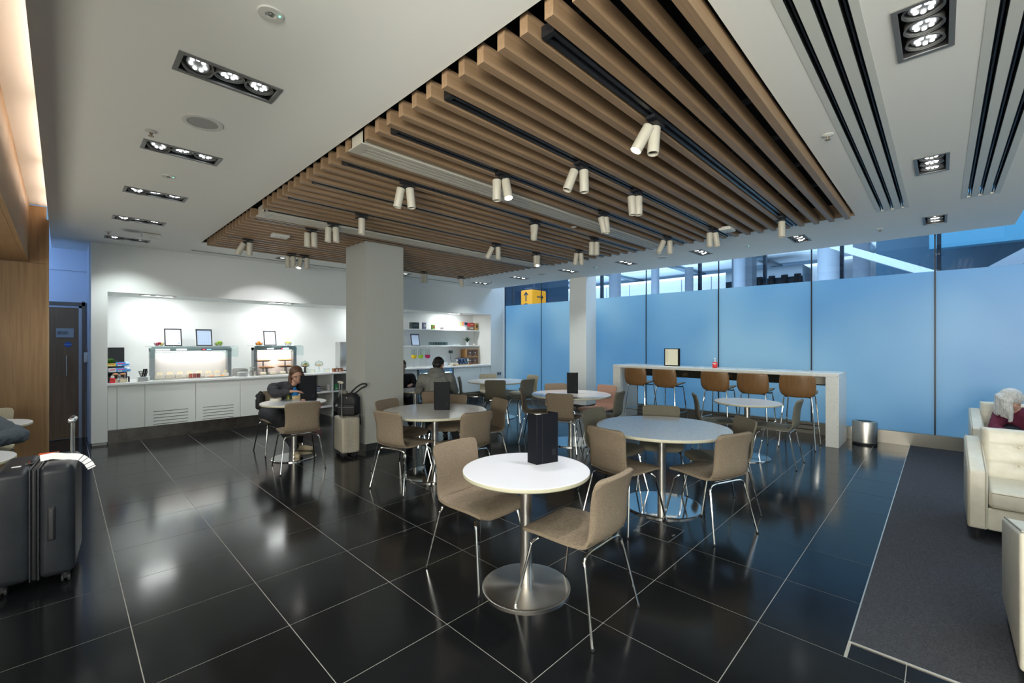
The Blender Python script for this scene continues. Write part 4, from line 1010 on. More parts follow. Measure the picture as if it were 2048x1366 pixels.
# framed screens / menus on the guards
scr = mat('screen_white', (.5, .52, .55), .4, emis=(.86, .92, 1), estr=.55)
scr2 = mat('screen_blue', (.25, .32, .42), .4, emis=(.55, .70, .92), estr=.5)
def tablet(x, y, z, w, h, m, label, blue=False, rz=0):
    t = thing('framed_menu', label, 'framed menu', (x, y, z), rz, 'framed menus')
    M = Matrix.Rotation(math.radians(-14), 4, 'X')
    MB().box(-w/2, w/2, -.008, .008, 0, .016, M=M).box(-w/2, w/2, -.008, .008, h-.016, h, M=M).box(-w/2, -w/2+.016, -.008, .008, .016, h-.016, M=M).box(w/2-.016, w/2, -.008, .008, .016, h-.016, M=M).build('frame', black_m, t)
    MB().box(-w/2+.016, w/2-.016, -.002, .004, .016, h-.016, M=M).build('sheet', m, t)
    b = MB()
    if blue:
        for k in range(9): b.box(-w/2+.02, w/2-.02, -.0028, -.002, .03+.026*k, .0315+.026*k, M=M)
        for k in range(6): b.box(-w/2+.03+k*.03, -w/2+.031+k*.03, -.0028, -.002, .02, h-.05, M=M)
        b.box(-w/2+.016, w/2-.016, -.0028, -.002, h-.035, h-.016, M=M)
    else:
        for k in range(6): b.box(-w/2+.03, -w/2+.045, -.0028, -.002, .055+.034*k, .062+.034*k, M=M).box(w/2-.05, w/2-.03, -.0028, -.002, .055+.034*k, .062+.034*k, M=M).box(-w/2+.06, w/2-.09, -.0028, -.002, .057+.034*k, .059+.034*k, M=M)
    b.build('print', mat('print_slate', (.25, .33, .50), .6) if blue else mat('print_rose', (.75, .60, .72), .6), t)
    if not blue: MB().lathe([(.009, 0), (.009, .001)], n=12).build('blue_logo_dot', mat('dot_blue', (.05, .4, .85), .5), t, (w/2-.045, -.012, .045), (PI/2, 0, 0))
    MB().box(-.03, .03, .0, .10, 0, .006).box(-.012, .012, .074, .080, 0, .2).build('stand', black_m, t)
    return t
tablet(1.31, 9.22, 1.462, .235, .30, scr, 'black framed white menu on the cold guard, left one')
tablet(1.745, 9.22, 1.462, .235, .30, scr2, 'black framed bluish table menu on the cold guard, right one', True)
tablet(2.80, 9.22, 1.462, .215, .29, scr, 'black framed white menu on the hot guard')

# wire fruit bowls
def fruit_bowl(x, y, z, label, fruits, r=.055):
    t = thing('wire_bowl', label, 'bowl', (x, y, z), 0, 'wire fruit bowls')
    b = MB()
    for (rr, zz) in ((r*.6, .002), (r, .052)): b.tube([(rr*math.cos(2*PI*k/20), rr*math.sin(2*PI*k/20), zz) for k in range(21)], .0022, 5)
    for k in range(14):
        a = 2*PI*k/14; b.tube([(r*.6*math.cos(a), r*.6*math.sin(a), .002), (r*.85*math.cos(a), r*.85*math.sin(a), .02), (r*math.cos(a), r*math.sin(a), .052)], .0016, 4)
    b.lathe([(.001, .0), (r*.6, .0)], n=16, cap=False)
    b.build('wire_basket', mat('dark_wire', (.06, .06, .055), .4, .6), t)
    for i, (nm, m, shape, px, py, pz, s, lb) in enumerate(fruits):
        f = thing(nm, lb, 'fruit', (x+px, y+py, z+pz), random.uniform(0, 3), label[:0]+'fruit in the '+label.split(' with')[0])
        if shape == 'round': MB().lathe([(.001, -s*.86), (s*.5, -s*.9), (s*.92, -s*.4), (s, .0), (s*.85, s*.55), (s*.4, s*.86), (.001, s*.72)], n=14, cap=False).build('flesh', m, f); MB().cyl((0, 0, s*.7), (s*.08, 0, s*1.02), .0012, n=5).build('stem', glide, f)
        elif shape == 'orange': MB().ball((0, 0, 0), s, s, s*.95, 14).build('flesh', m, f); MB().ball((0, 0, s*.93), .003, n=6).build('stem', mat('stem_green', (.1, .2, .03), .6), f)
        else:
            pts = [(-.055+.011*k, .0, .022*math.sin(PI*k/10)) for k in range(11)]
            MB().tube(pts, [.003, .009, .013, .014, .015, .015, .015, .014, .012, .008, .003], 8).build('flesh', m, f); MB().cyl(pts[0], (-.065, 0, -.006), .003, n=5).build('stem', glide, f)
ap_r = mat('apple_red', (.45, .03, .07), .3); ap_g = mat('apple_green', (.30, .48, .06), .3); org = mat('orange_skin', (.85, .28, .02), .45); ban = mat('banana_skin', (.80, .72, .12), .5); lem = mat('lemon_skin', (.85, .72, .08), .45)
fruit_bowl(1.12, 9.22, 1.462, 'wire bowl with red and yellow fruit, leftmost on the cold guard', [('apple', ap_r, 'round', -.022, .0, .034, .026, 'red apple at the left of the leftmost bowl'), ('apple', ap_r, 'round', .004, -.02, .045, .024, 'red apple in the middle of the leftmost bowl'), ('lemon', lem, 'orange', .028, .005, .036, .024, 'yellow lemon at the right of the leftmost bowl')], .068)
fruit_bowl(1.955, 9.22, 1.462, 'wire bowl with green apples, right on the cold guard', [('apple', ap_g, 'round', -.03, 0, .034, .026, 'green apple at the left of its bowl'), ('apple', ap_g, 'round', .028, .0, .034, .026, 'green apple at the lower right of its bowl'), ('apple', ap_g, 'round', .0, .02, .062, .026, 'topmost green apple in its bowl'), ('apple', ap_g, 'round', .032, -.01, .064, .024, 'upper right green apple')], .066)
fruit_bowl(2.60, 9.22, 1.462, 'wire bowl with oranges, left on the hot guard', [('orange', org, 'orange', -.026, 0, .034, .026, 'orange at the left of its bowl'), ('orange', org, 'orange', .028, .0, .034, .026, 'orange at the right of its bowl'), ('orange', org, 'orange', .0, .005, .060, .026, 'topmost orange in its bowl')], .062)
fruit_bowl(3.12, 9.22, 1.462, 'wire bowl with bananas, right on the hot guard', [('banana', ban, 'banana', 0, -.015, .035, .02, 'front banana in its bowl'), ('banana', ban, 'banana', 0, .012, .045, .02, 'rear banana in its bowl')], .062)

# contents of the guards
tag_m = mat('card_cream', (.80, .70, .50), .6)
for i in range(8):
    x = 1.10+.135*i
    t = tag(MB().rbox(-.045, .045, -.035, .035, 0, .05, .008).build('sandwich_pack', mat('pack_clear_cream', (.75, .70, .60), .35), loc=(x, 9.16, .9255)), 'pale food tub in the cold buffet, %s from the left' % ('first', 'second', 'third', 'fourth', 'fifth', 'sixth', 'seventh', 'eighth')[i], 'tub', 'tubs in the cold buffet')
    MB().box(-.046, .046, -.036, .036, .05, .054).build('lid', white_pl, t)
    t = tag(MB().box(-.04, .04, -.001, .001, 0, .05, M=Matrix.Rotation(-.25, 4, 'X')).build('price_card', tag_m, loc=(x+.03, 9.235, .985)), 'small cream name card above the cold buffet, %s from the left' % ('first', 'second', 'third', 'fourth', 'fifth', 'sixth', 'seventh', 'eighth')[i], 'card', 'cards in the cold buffet')
    t.location.z = .98
    MB().box(-.006, .006, 0, .004, -.055, .01).build('clip', steel, t)
for i, (x, c) in enumerate(((1.52, (.35, .09, .06)), (1.575, (.30, .07, .06)), (1.63, (.14, .03, .03)))):
    t = tag(MB().cyl((0, 0, 0), (0, 0, .07), .024, n=16).build('pudding_jar', mat('jar_%d' % i, c, .3), loc=(x, 9.06, .9255)), 'small dark red jar in the cold buffet, %s of three' % ('left', 'middle', 'right')[i], 'jar', 'red jars')
    MB().cyl((0, 0, .07), (0, 0, .076), .025, n=16).build('lid', white_pl, t)
for i, x in enumerate((1.82, 1.98)):
    t = tag(MB().lathe([(.001, 0), (.05, 0), (.075, .012), (.072, .012), (.05, .004), (.001, .004)], n=24, cap=False).build('cold_plate', corian, loc=(x, 9.06, .9255)), 'white plate with orange slices in the cold buffet, %s' % ('left', 'right')[i], 'plate')
    for k in range(4): MB().ball((.02*math.cos(k*1.6), .02*math.sin(k*1.6), .013), .02, .013, .009, 8).build('orange_slice', org, t)
past = mat('pastry', (.72, .33, .10), .5); noise_col(past, (.60, .24, .06), (.88, .55, .25), (1, 1, 1), 50, 3)
for i, (x, z, nm) in enumerate(((2.66, 1.16, 'upper left'), (3.05, 1.16, 'upper right'), (2.72, 1.03, 'lower left'), (3.06, 1.04, 'lower right'))):
    t = thing('slate_tray', 'black oval tray of glowing pastries in the hot display, '+nm, 'tray', (x, 9.18, z), 0, 'pastry trays')
    b = MB().lathe([(.001, 0), (.09, .0), (.15, .018), (.148, .020), (.09, .006), (.001, .006)], n=28, cap=False); b.v = [(p[0], p[1]*.55, p[2]) for p in b.v]; b.build('tray', black_m, t)
    MB().cyl((0, 0, -(z-.9255)), (0, 0, 0), .012 if i < 2 else .018, n=10).lathe([(.001, -(z-.9255)), (.05, -(z-.9255)), (.05, -(z-.9255)+.008), (.001, -(z-.9255)+.008)], n=16, cap=False).build('stand', grey_bez, t)
    for k in range(6):
        p = tag(MB().ball((0, 0, 0), .028, .018, .015, 10).ball((.012, 0, .006), .014, .014, .012, 8).build('pastry', past, loc=(x-.10+.04*k, 9.18+.012*(-1)**k, z+.0225), rot=(0, 0, .5*k)), 'golden pastry on the %s tray, %s from the left' % (nm, ('first', 'second', 'third', 'fourth', 'fifth', 'last')[k]), 'pastry', 'pastries in the hot display')
for i, x in enumerate((2.62, 2.78, 2.96, 3.12)):
    t = tag(MB().rbox(-.05, .05, -.03, .03, 0, .045, .006).build('bread_roll_box', mat('pack_clear_cream', (.75, .70, .60), .35), loc=(x, 9.05, .9255)), 'low food box at the foot of the hot display, %s from the left' % ('first', 'second', 'third', 'fourth')[i], 'box', 'boxes in the hot display')
    MB().box(-.035, .035, -.032, -.0305, .006, .04).build('name_card', tag_m, t)

# left end of the counter
bl = tag(MB().box(-.12, .12, 0, .015, 0, .44).build('chalkboard', black_m, loc=(.60, YB-.03, 1.0)), 'black square board on the wall above the cereal packs', 'board')
MB().box(-.12, .12, -.002, 0, 0, .006).build('ledge', grey_bez, bl)
ri = thing('stepped_riser', 'black stepped riser carrying cereal packs at the counter left end', 'riser', (0, 0, .91))
for k, (y0, y1, z) in enumerate(((8.98, 9.12, .085), (9.12, 9.28, .15), (9.28, 9.42, .235))):
    MB().box(.49, .735-.02*k, y0, y1, z-.008, z).box(.49, .498, y0, y1, 0, z-.008).box(.727-.02*k, .735-.02*k, y0, y1, 0, z-.008).build('step', black_m, ri)
for i, x in enumerate((.555, .665)):
    t = tag(MB().rbox(-.045, .045, -.04, .04, 0, .06, .006).build('snack_box', paper, loc=(x, 9.04, .9105)), 'cream snack box inside the lowest riser step, %s' % ('left', 'right')[i], 'box', 'cream snack boxes')
    MB().box(-.035, .035, -.0415, -.040, .015, .045).build('label_card', tag_m, t)
for i, (x, y, z, w, h, c, c2, nm) in enumerate(((.545, 9.34, 1.1455, .10, .045, (.75, .60, .05), (.6, .1, .1), 'yellow pack on the top step'), (.655, 9.34, 1.1455, .12, .065, (.05, .30, .70), (.75, .1, .35), 'blue pack with pink lettering on the top step'),
        (.545, 9.19, 1.0605, .09, .06, (.65, .65, .68), (.7, .1, .15), 'grey white pack on the middle step'), (.650, 9.19, 1.0605, .115, .065, (.05, .32, .72), (.75, .1, .35), 'blue pack with pink lettering on the middle step'))):
    t = tag(MB().rbox(-w/2, w/2, -.03, .03, 0, h, .004, 1).build('cereal_pack', mat('pack_%d' % i, c, .35), loc=(x, y, z), rot=(0, 0, .06*(-1)**i)), nm, 'cereal pack', 'cereal packs')
    MB().box(-w*.36, w*.36, -.0312, -.030, h*.55, h*.8).build('logo_band', mat('packband_%d' % i, c2, .4), t); MB().box(-w*.3, w*.1, -.0312, -.030, h*.15, h*.35).build('print', mat('label_white', (.85, .80, .78), .5), t)
for i, (x, z) in enumerate(((.73, 1.15), (.735, 1.065))):
    t = thing('wrapped_snack_bag', 'crumpled blue and white snack bag at the right of the riser, %s' % ('upper', 'lower')[i], 'bag', (x, 9.2+.12*(1-i), z-.005), 0, 'snack bags')
    b = MB().ball((0, 0, .035), .035, .02, .035, 10); rr = random.Random(i); b.v = [(p[0]+rr.uniform(-.008, .008), p[1]+rr.uniform(-.006, .006), p[2]+rr.uniform(-.004, .008)) for p in b.v]; b.build('foil', mat('foil_white', (.60, .68, .78), .25), t)
    MB().box(-.02, .02, -.026, -.02, .015, .04).build('print', mat('pack_1', (.05, .30, .70), .35), t)
for i, x in enumerate((.575, .66)):
    t = tag(MB().lathe([(.001, 0), (.02, 0), (.028, .028), (.001, .028)], n=14, cap=False).lathe([(.028, .028), (.038, .034), (.03, .05), (.001, .058)], n=14, m=1, cap=False).build('muffin', [mat('muffin_case', (.10, .05, .03), .7), mat('muffin_top', (.48, .24, .12), .7)], loc=(x, 9.06, .9955)), 'brown muffin on the lowest riser step, %s' % ('left', 'right')[i], 'muffin', 'muffins')
kb = thing('ketchup_bottle', 'red square bottle with white cap at the left counter end', 'bottle', (.535, 8.955, .911))
MB().rbox(-.03, .03, -.022, .022, 0, .075, .006).build('body', red_m, kb); MB().lathe([(.02, .075), (.022, .095), (.014, .11), (.001, .112)], n=14, cap=False).build('cap', white_pl, kb)
MB().box(-.024, .024, -.0235, -.022, .05, .062).box(-.024, .024, -.0235, -.022, .03, .036).build('print', mat('print_darkred', (.2, .01, .01), .5), kb)
def leafy(name, label, loc, n, h, spread, m, potr, poth, potm, thick=.004):
    t = thing(name, label, 'plant', loc)
    MB().lathe([(.001, 0), (potr*.8, 0), (potr, poth), (potr*.9, poth), (potr*.85, poth-.01), (.001, poth-.012)], n=20, cap=False).build('pot', potm, t)
    MB().lathe([(.001, poth-.009), (potr*.86, poth-.009)], n=16, cap=False).build('soil', mat('soil', (.03, .02, .012), .9), t)
    b = MB(); rr = random.Random(5)
    for k in range(n):
        a = rr.uniform(0, 2*PI); s = rr.uniform(.25, 1)*spread; hh = h*rr.uniform(.6, 1); w = thick*rr.uniform(.8, 1.3)
        p = [Vector((math.cos(a)*s*q*q*1.0, math.sin(a)*s*q*q, poth-.01+hh*(q-.35*q*q*s/spread))) for q in (0, .35, .7, 1)]
        side = Vector((-math.sin(a), math.cos(a), 0)); vs = []; ww = (w*.5, w, w*.8, .0006)
        for pp, wq in zip(p, ww): vs += [pp-side*wq, pp+Vector((0, 0, -wq*.4)), pp+side*wq]
        fs = [(i*3+j, i*3+j+1, i*3+j+4, i*3+j+3) for i in range(3) for j in range(2)]; b.add(vs, fs, 0, True)
    o = b.build('leaves', m, t); o['kind'] = 'stuff'; return t
leaf_m = mat('leaf_green', (.10, .26, .04), .45); leaf_d = mat('leaf_dark', (.03, .11, .04), .45)
leafy('potted_herb', 'bright green herb plant above the cereal packs at the counter left end', (.545, 9.50, 1.12), 130, .13, .10, leaf_m, .04, .05, black_m, .008)
MB().box(.49, .62, 9.44, 9.58, .91, 1.12).build('herb_stand', black_m); tag(bpy.data.objects['herb_stand'], 'black block carrying the herb plant at the counter left end', 'stand')
leafy('potted_herb', 'pale green herb plant between the glass domes on the buffet', (3.56, 9.50, .911), 110, .16, .09, leaf_m, .045, .07, white_pl, .007)
leafy('spiky_plant', 'spiky green plant in a white pot on the lower right shelf', (7.93, 9.50, 1.4405), 34, .20, .17, leaf_d, .055, .085, corian, .011)
ct = thing('cutlery_basket', 'black wire basket full of black cutlery left of the cold buffet', 'basket', (.90, 9.02, .985))
b = MB()
for k in range(16):
    a = 2*PI*k/16; b.tube([(.035*math.cos(a), .035*math.sin(a), 0), (.058*math.cos(a), .058*math.sin(a), .085)], .002, 5)
for rr_, zz in ((.035, .001), (.047, .045), (.058, .085)): b.tube([(rr_*math.cos(2*PI*k/20), rr_*math.sin(2*PI*k/20), zz) for k in range(21)], .0025, 5)
b.lathe([(.001, 0), (.035, 0)], n=16, cap=False); b.build('wire_basket', black_m, ct)
for k in range(9):
    a = k*.7; s = .035
    q = tag(MB().box(-.006, .006, -.001, .001, 0, .12).box(-.009, .009, -.0012, .0012, .085, .12).build('black_fork', black_m, loc=(.90+.018*math.cos(a), 9.02+.018*math.sin(a), .988), rot=(.22*math.sin(a), .22*math.cos(a), a)), 'black plastic fork standing in the wire basket', 'fork', 'black forks in the basket')
for i in range(7):
    t = tag(MB().lathe([(.001, 0), (.055, 0), (.085, .008), (.083, .010), (.05, .003), (.001, .003)], n=28, cap=False).build('white_bowl', corian, loc=(.90, 9.02, .9105+.0105*i)), 'white plate in the stack under the cutlery basket, %s from the bottom' % ('first', 'second', 'third', 'fourth', 'fifth', 'sixth', 'seventh')[i], 'plate', 'white plates left of the cold buffet')
for i in range(8):
    tag(MB().lathe([(.001, 0), (.055, 0), (.088, .007), (.086, .009), (.05, .003), (.001, .003)], n=28, cap=False).build('dinner_plate', corian, loc=(2.29, 9.06, .9105+.0095*i)), 'white plate in the stack between cold and hot buffet, %s from the bottom' % ('first', 'second', 'third', 'fourth', 'fifth', 'sixth', 'seventh', 'eighth')[i], 'plate', 'white plates between the displays')
tp = thing('toaster_tray', 'grey steel box behind the plate stack between the displays', 'appliance', (2.32, 9.38, .91))
MB().rbox(-.12, .12, -.08, .08, 0, .12, .01).build('body', steel, tp); MB().box(-.10, .10, -.06, .06, .12, .122).build('slots', black_m, tp)
cc = thing('cutlery_caddy', 'steel caddy with upright cutlery left of the hot display', 'caddy', (2.44, 9.0, .911))
for dx in (-.03, .03): MB().lathe([(.001, 0), (.022, 0), (.024, .09), (.021, .09), (.020, .005), (.001, .005)], n=16, cap=False).build('cup', steel, cc, (dx, 0, 0))
for k in range(8):
    dx = (-.03, .03)[k % 2]
    q = tag(MB().box(-.003, .003, -.001, .001, 0, .14).ball((0, 0, .145), .008, .002, .014, 8).build('spoon', chrome, loc=(2.44+dx+.008*math.cos(k), 9.0+.008*math.sin(k), .918), rot=(.12*math.sin(k*2), .12*math.cos(k*2), 0)), 'steel spoon standing in the cutlery caddy', 'spoon', 'spoons in the caddy')
# glass domes, tea boxes, coffee machine
for i, (x, nm, ez) in enumerate(((3.44, 'left of two, on a black foot', .13), (3.72, 'right of two, on a clear box', .13))):
    t = thing('cake_dome', 'glass dome with cakes on the buffet, '+nm, 'dome', (x, 9.22, .911), 0, 'glass domes')
    MB().lathe([(.001, 0), (.05, 0), (.02, .02), (.015, ez-.02), (.09, ez), (.001, ez)], n=24, cap=False).build('stand', black_m if i == 0 else clear, t)
    MB().lathe([(.082, ez+.002), (.082, ez+.04), (.06, ez+.085), (.02, ez+.10), (.001, ez+.102)], n=28, cap=False).ball((0, 0, ez+.112), .011, n=8).build('glass_cover', clear, t)
    for k in range(4): tag(MB().ball((0, 0, 0), .022, .022, .014, 10).build('biscuit', past, loc=(x+.035*math.cos(k*1.57), 9.22+.035*math.sin(k*1.57), .911+ez+.0165)), 'golden biscuit under the glass dome %s' % ('with the black foot' if i == 0 else 'on the clear box'), 'biscuit', 'biscuits under dome %s' % ('left', 'right')[i])
for i, x in enumerate((3.50, 3.80)):
    t = tag(MB().rbox(-.06, .06, -.03, .03, 0, .075, .003, 1).build('clear_food_box', clear, loc=(x, 9.03, .911)), 'clear box with cream card at the front of the buffet, %s' % ('left', 'right')[i], 'box', 'clear boxes')
    MB().box(-.03, .03, -.033, -.031, .015, .055).build('name_card', tag_m, t)
tb = thing('wooden_caddy', 'brown wooden caddy with cups beside the coffee machine', 'caddy', (4.02, 9.02, .911))
wd = wood('caddy_wood', (.22, .08, .03), (.33, .14, .06), 'x')
MB().box(-.09, .09, -.05, .05, 0, .008).box(-.09, -.05, -.055, -.05, .008, .07).box(.05, .09, -.055, -.05, .008, .07).box(-.015, .015, -.055, -.05, .008, .07).box(-.09, .09, .05, .055, 0, .07).box(-.095, -.09, -.055, .055, 0, .07).box(.09, .095, -.055, .055, 0, .07).box(-.09, .09, -.055, -.05, .055, .07).build('body', wd, tb)
MB().box(-.05, -.015, -.03, .03, .009, .05).box(.015, .05, -.03, .03, .009, .05).build('sachets', white_paper, tb)
MB().cyl((-.03, 0, .02), (0, .01, .13), .003, n=6).build('stirrer', black_m, tb)
cm = thing('coffee_machine', 'black and chrome coffee machine with green display beside the pillar', 'coffee machine', (4.38, 9.18, .911))
MB().rbox(-.10, .13, -.10, .16, .26, .61, .01).build('body', mat('machine_blue_steel', (.20, .25, .30), .2, .8), cm)
MB().rbox(-.10, .13, .06, .16, .0, .27, .01).build('rear_body', black_m, cm)
MB().box(-.02, .05, -.112, -.10, .30, .60).build('display_panel', black_m, cm)
for k in range(3): MB().ball((.015, -.113, .50+.035*k), .009, .002, .013, 8).build('green_symbol', mat('green_led', (0, 1, .4), .5, emis=(.03, 1, .35), estr=5), cm)
MB().ball((.015, -.113, .35), .016, .002, .016, 12).build('button', chrome, cm)
MB().rbox(-.10, .13, -.12, .06, 0, .03, .005).build('drip_tray', black_m, cm)
MB().cyl((.0, -.05, .26), (.0, -.05, .20), .018, n=12).cyl((.05, -.05, .26), (.05, -.05, .20), .012, n=12).build('spout', chrome, cm)
MB().rbox(-.27, -.11, -.09, .15, .02, .62, .006, 2).build('milk_cooler', mat('pale_steel', (.55, .56, .55), .3, .6), cm)
MB().rbox(-.05, .12, -.05, .1, .61, .66, .01).build('bean_hopper', mat('hopper_white', (.6, .6, .58), .3), cm)
yb_ = tag(MB().cyl((0, 0, 0), (0, 0, .13), .022, n=14).build('yellow_canister', mat('canister_yellow', (.75, .52, .03), .4), loc=(4.45, 9.13, .942)), 'yellow canister under the coffee machine spout', 'canister')
MB().cyl((0, 0, .13), (0, 0, .145), .023, n=14).build('lid', black_m, yb_)
# open shelf contents
for i, (x, z, m, nm) in enumerate(((3.66, .53, None, 'upper shelf'),)):
    for k in range(5):
        t = tag(MB().lathe([(.001, 0), (.05, 0), (.065, .02), (.063, .021), (.045, .004), (.001, .004)], n=20, cap=False).build('stacked_bowl', mat('bowl_navy', (.03, .05, .14), .3) if k % 2 == 0 else corian, loc=(3.62, 9.02, .5305+.0215*k)), 'striped stack bowl on the upper open shelf, %s from the bottom' % ('first', 'second', 'third', 'fourth', 'fifth')[k], 'bowl', 'bowls on the open shelf')
for i, (x, z, w, c, nm) in enumerate(((3.42, .2305, .1, (.45, .02, .03), 'red box on the lower open shelf, left'), (3.62, .2305, .12, (.50, .02, .04), 'red packet on the lower open shelf, right'), (3.28, .5305, .06, (.25, .08, .05), 'brown jar on the upper open shelf beside the menu'), (3.98, .5305, .06, (.05, .30, .10), 'green bottle on the open shelf by the pillar'), (3.82, .5305, .05, (.5, .5, .48), 'clear jar on the open shelf'))):
    t = tag(MB().rbox(-w/2, w/2, -.03, .03, 0, .08 if i < 2 else .13, .012).build('packet', mat('shelfbox_%d' % i, c, .4), loc=(x, 9.0, z)), nm, 'packet')
    MB().box(-w*.3, w*.3, -.0315, -.030, .03, .05).build('print', white_pl, t)

# ------------------------------------------------------------------ right niche: wall shelves and small things
for i, z in enumerate((1.83, 1.41)):
    tag(MB().rbox(5.0, 8.27, 9.35, YB, z, z+.03, .002, 1).build('wall_shelf', corian), '%s long white wall shelf right of the pillar' % ('upper', 'lower')[i], 'shelf')
ZS1, ZS2 = 1.8605, 1.4405
def boxy(name, x, y, z, w, d, h, m, label, cat, part='print', pm=None, rz=0):
    t = tag(MB().rbox(-w/2, w/2, -d/2, d/2, 0, h, .003, 1).build(name, m, loc=(x, y, z), rot=(0, 0, rz)), label, cat)
    MB().box(-w*.35, w*.35, -d/2-.0012, -d/2, h*.35, h*.7).build(part, pm or white_pl, t); return t
boxy('black_tin', 6.17, 9.45, ZS1, .20, .14, .16, mat('tin_black', (.03, .05, .05), .4), 'dark square tin on the upper right shelf beside the pillar', 'tin', pm=mat('tin_mark', (.08, .12, .12), .4))
boxy('tea_carton', 6.46, 9.45, ZS1, .09, .07, .165, mat('tea_lilac', (.25, .25, .42), .5), 'lilac tea carton on the upper right shelf', 'carton')
boxy('food_can', 6.74, 9.45, ZS1, .09, .07, .115, mat('can_green', (.18, .40, .06), .4), 'green and red can on the upper right shelf', 'can', pm=mat('can_red', (.4, .05, .04), .5))
t = tag(MB().cyl((0, 0, 0), (0, 0, .05), .075, n=24).build('cake_tin', mat('cake_tin', (.55, .42, .48), .4), loc=(7.08, 9.47, ZS1)), 'low pale round tin on the upper right shelf', 'tin'); MB().cyl((0, 0, .05), (0, 0, .06), .078, n=24).build('lid', white_pl, t)
up = thing('utensil_pot', 'white pot holding kitchen utensils on the upper right shelf', 'pot', (7.78, 9.47, ZS1))
MB().lathe([(.001, 0), (.10, 0), (.11, .095), (.10, .095), (.092, .01), (.001, .01)], n=28, cap=False).build('pot', corian, up)
for i, (dx, lx, ly, c, nm, w) in enumerate(((-.05, -.40, 0, (.55, .70, .10), 'lime green spatula', .02), (-.01, -.12, .0, (.85, .25, .08), 'orange spatula', .035), (.03, .15, 0, (.03, .03, .10), 'navy ladle', .03), (.055, .3, 0, (.02, .02, .02), 'black spoon', .022))):
    q = tag(MB().cyl((0, 0, 0), (0, 0, .15), .005, n=8).rbox(-w, w, -.004, .004, .14, .21, .01).build('spatula', mat('utensil_%d' % i, c, .4), loc=(7.78+dx, 9.47, ZS1+.0105), rot=(ly, lx, 0)), nm+' standing in the white utensil pot', 'utensil', 'utensils in the pot')
boxy('red_tin', 8.03, 9.47, ZS1+.105, .18, .10, .10, mat('tin_red', (.48, .02, .04), .35), 'red tin with gold print on top of small boxes, upper right shelf', 'tin', pm=mat('tin_gold', (.6, .35, .12), .4))
boxy('spice_box', 8.03, 9.47, ZS1, .16, .10, .104, mat('spice', (.25, .18, .12), .5), 'brown patterned box under the red tin', 'box')
boxy('wooden_frame_box', 8.19, 9.45, ZS1, .09, .12, .20, mat('box_gold', (.45, .28, .10), .5), 'tall wooden box at the right end of the upper shelf', 'box', pm=mat('box_dark', (.06, .03, .02), .5))
tablet(6.22, 9.45, ZS2, .24, .30, scr2, 'black framed menu leaning on the lower right shelf by the pillar', True)
for k in range(22):
    t = tag(MB().lathe([(.001, 0), (.024, 0), (.028, .085), (.026, .085), (.022, .004), (.001, .004)], n=10, cap=False).build('drinking_glass', clear, loc=(6.66+.052*k*1.0 if k < 11 else 6.685+.052*(k-11), 9.44 if k < 11 else 9.53, ZS2)), 'upside-down clear tumbler on the lower right shelf, %s from the left in the %s row' % (('first', 'second', 'third', 'fourth', 'fifth', 'sixth', 'seventh', 'eighth', 'ninth', 'tenth', 'last')[k % 11], 'front' if k < 11 else 'rear'), 'glass', 'tumblers on the lower shelf')
boxy('glass_dish', 7.50, 9.45, ZS2, .28, .12, .03, clear, 'low glass dish on the lower right shelf left of the spiky plant', 'dish')
boxy('small_card_box', 8.10, 9.42, ZS2, .08, .03, .045, paper, 'tiny cream box beside the spiky plant pot', 'box')
# counter right
for i, z in enumerate((.9105, 1.1215)):
    t = thing('drawer_box', 'wooden tea drawer box with two dark drawers, %s of two at the right counter end' % ('lower', 'upper')[i], 'drawer box', (7.98, 9.42, z), 0, 'tea drawer boxes')
    MB().box(-.22, .20, -.10, .16, 0, .012).box(-.22, .20, -.10, .16, .195, .207).box(-.22, -.205, -.10, .16, .012, .195).box(.185, .20, -.10, .16, .012, .195).box(-.205, .185, .15, .16, .012, .195).build('case', mat('drawer_oak', (.36, .19, .07), .5), t)
    for dx in (-.105, .085):
        d = MB().rbox(dx-.09, dx+.09, -.098, .14, .016, .19, .003, 1).build('drawer', mat('drawer_dark', (.08, .055, .05), .5), t)
        MB().ball((dx, -.106, .11), .016, n=10).build('knob', white_pl, d); MB().box(dx-.04, dx+.04, -.102, -.098, .03, .05).build('label_card', mat('drawer_oak', (.36, .19, .07), .5), d)
to = thing('toaster', 'navy and chrome four slot toaster on the right counter', 'toaster', (7.55, 9.30, .911), -.1)
MB().rbox(-.17, .17, -.09, .09, .01, .19, .045, 5).build('body', mat('toaster_navy', (.012, .02, .06), .15, coat=.5), to)
for dx in (-.19, .165): MB().rbox(dx, dx+.025, -.085, .085, .01, .17, .03, 4).build('end_panel', chrome, to)
for dx in (-.04, .06, .13): MB().box(dx-.008, dx+.008, -.10, -.09, .06, .16).build('lever', chrome, to)
for dx in (-.08, .01, .10): MB().cyl((dx, -.09, .05), (dx, -.105, .05), .014, n=12).build('knob', chrome, to)
MB().box(-.13, .13, -.05, -.03, .189, .192).box(-.13, .13, .03, .05, .189, .192).box(-.14, .14, -.06, .06, 0, .012).build('slot', black_m, to)
boxy('bread_board', 7.38, 9.06, .911, .50, .14, .02, wood('board', (.45, .30, .15), (.58, .42, .24), 'x'), 'pale wooden bread board in front of the toaster', 'board')
boxy('jam_box', 7.13, 9.08, .9315, .22, .10, .05, paper, 'low cream box of spreads on the bread board', 'box', pm=mat('box_dark', (.06, .03, .02), .5))
boxy('white_card_box', 6.86, 9.10, .911, .11, .08, .10, mat('white_gloss', (.8, .8, .8), .3), 'small white box left of the bread board', 'box', pm=white_paper)
t = tag(MB().cyl((0, 0, 0), (0, 0, .18), .055, n=24).build('black_canister', black_m, loc=(6.75, 9.28, .911)), 'black cylinder canister on the right counter', 'canister'); MB().cyl((0, 0, .18), (0, 0, .19), .057, n=24).build('lid', grey_bez, t)
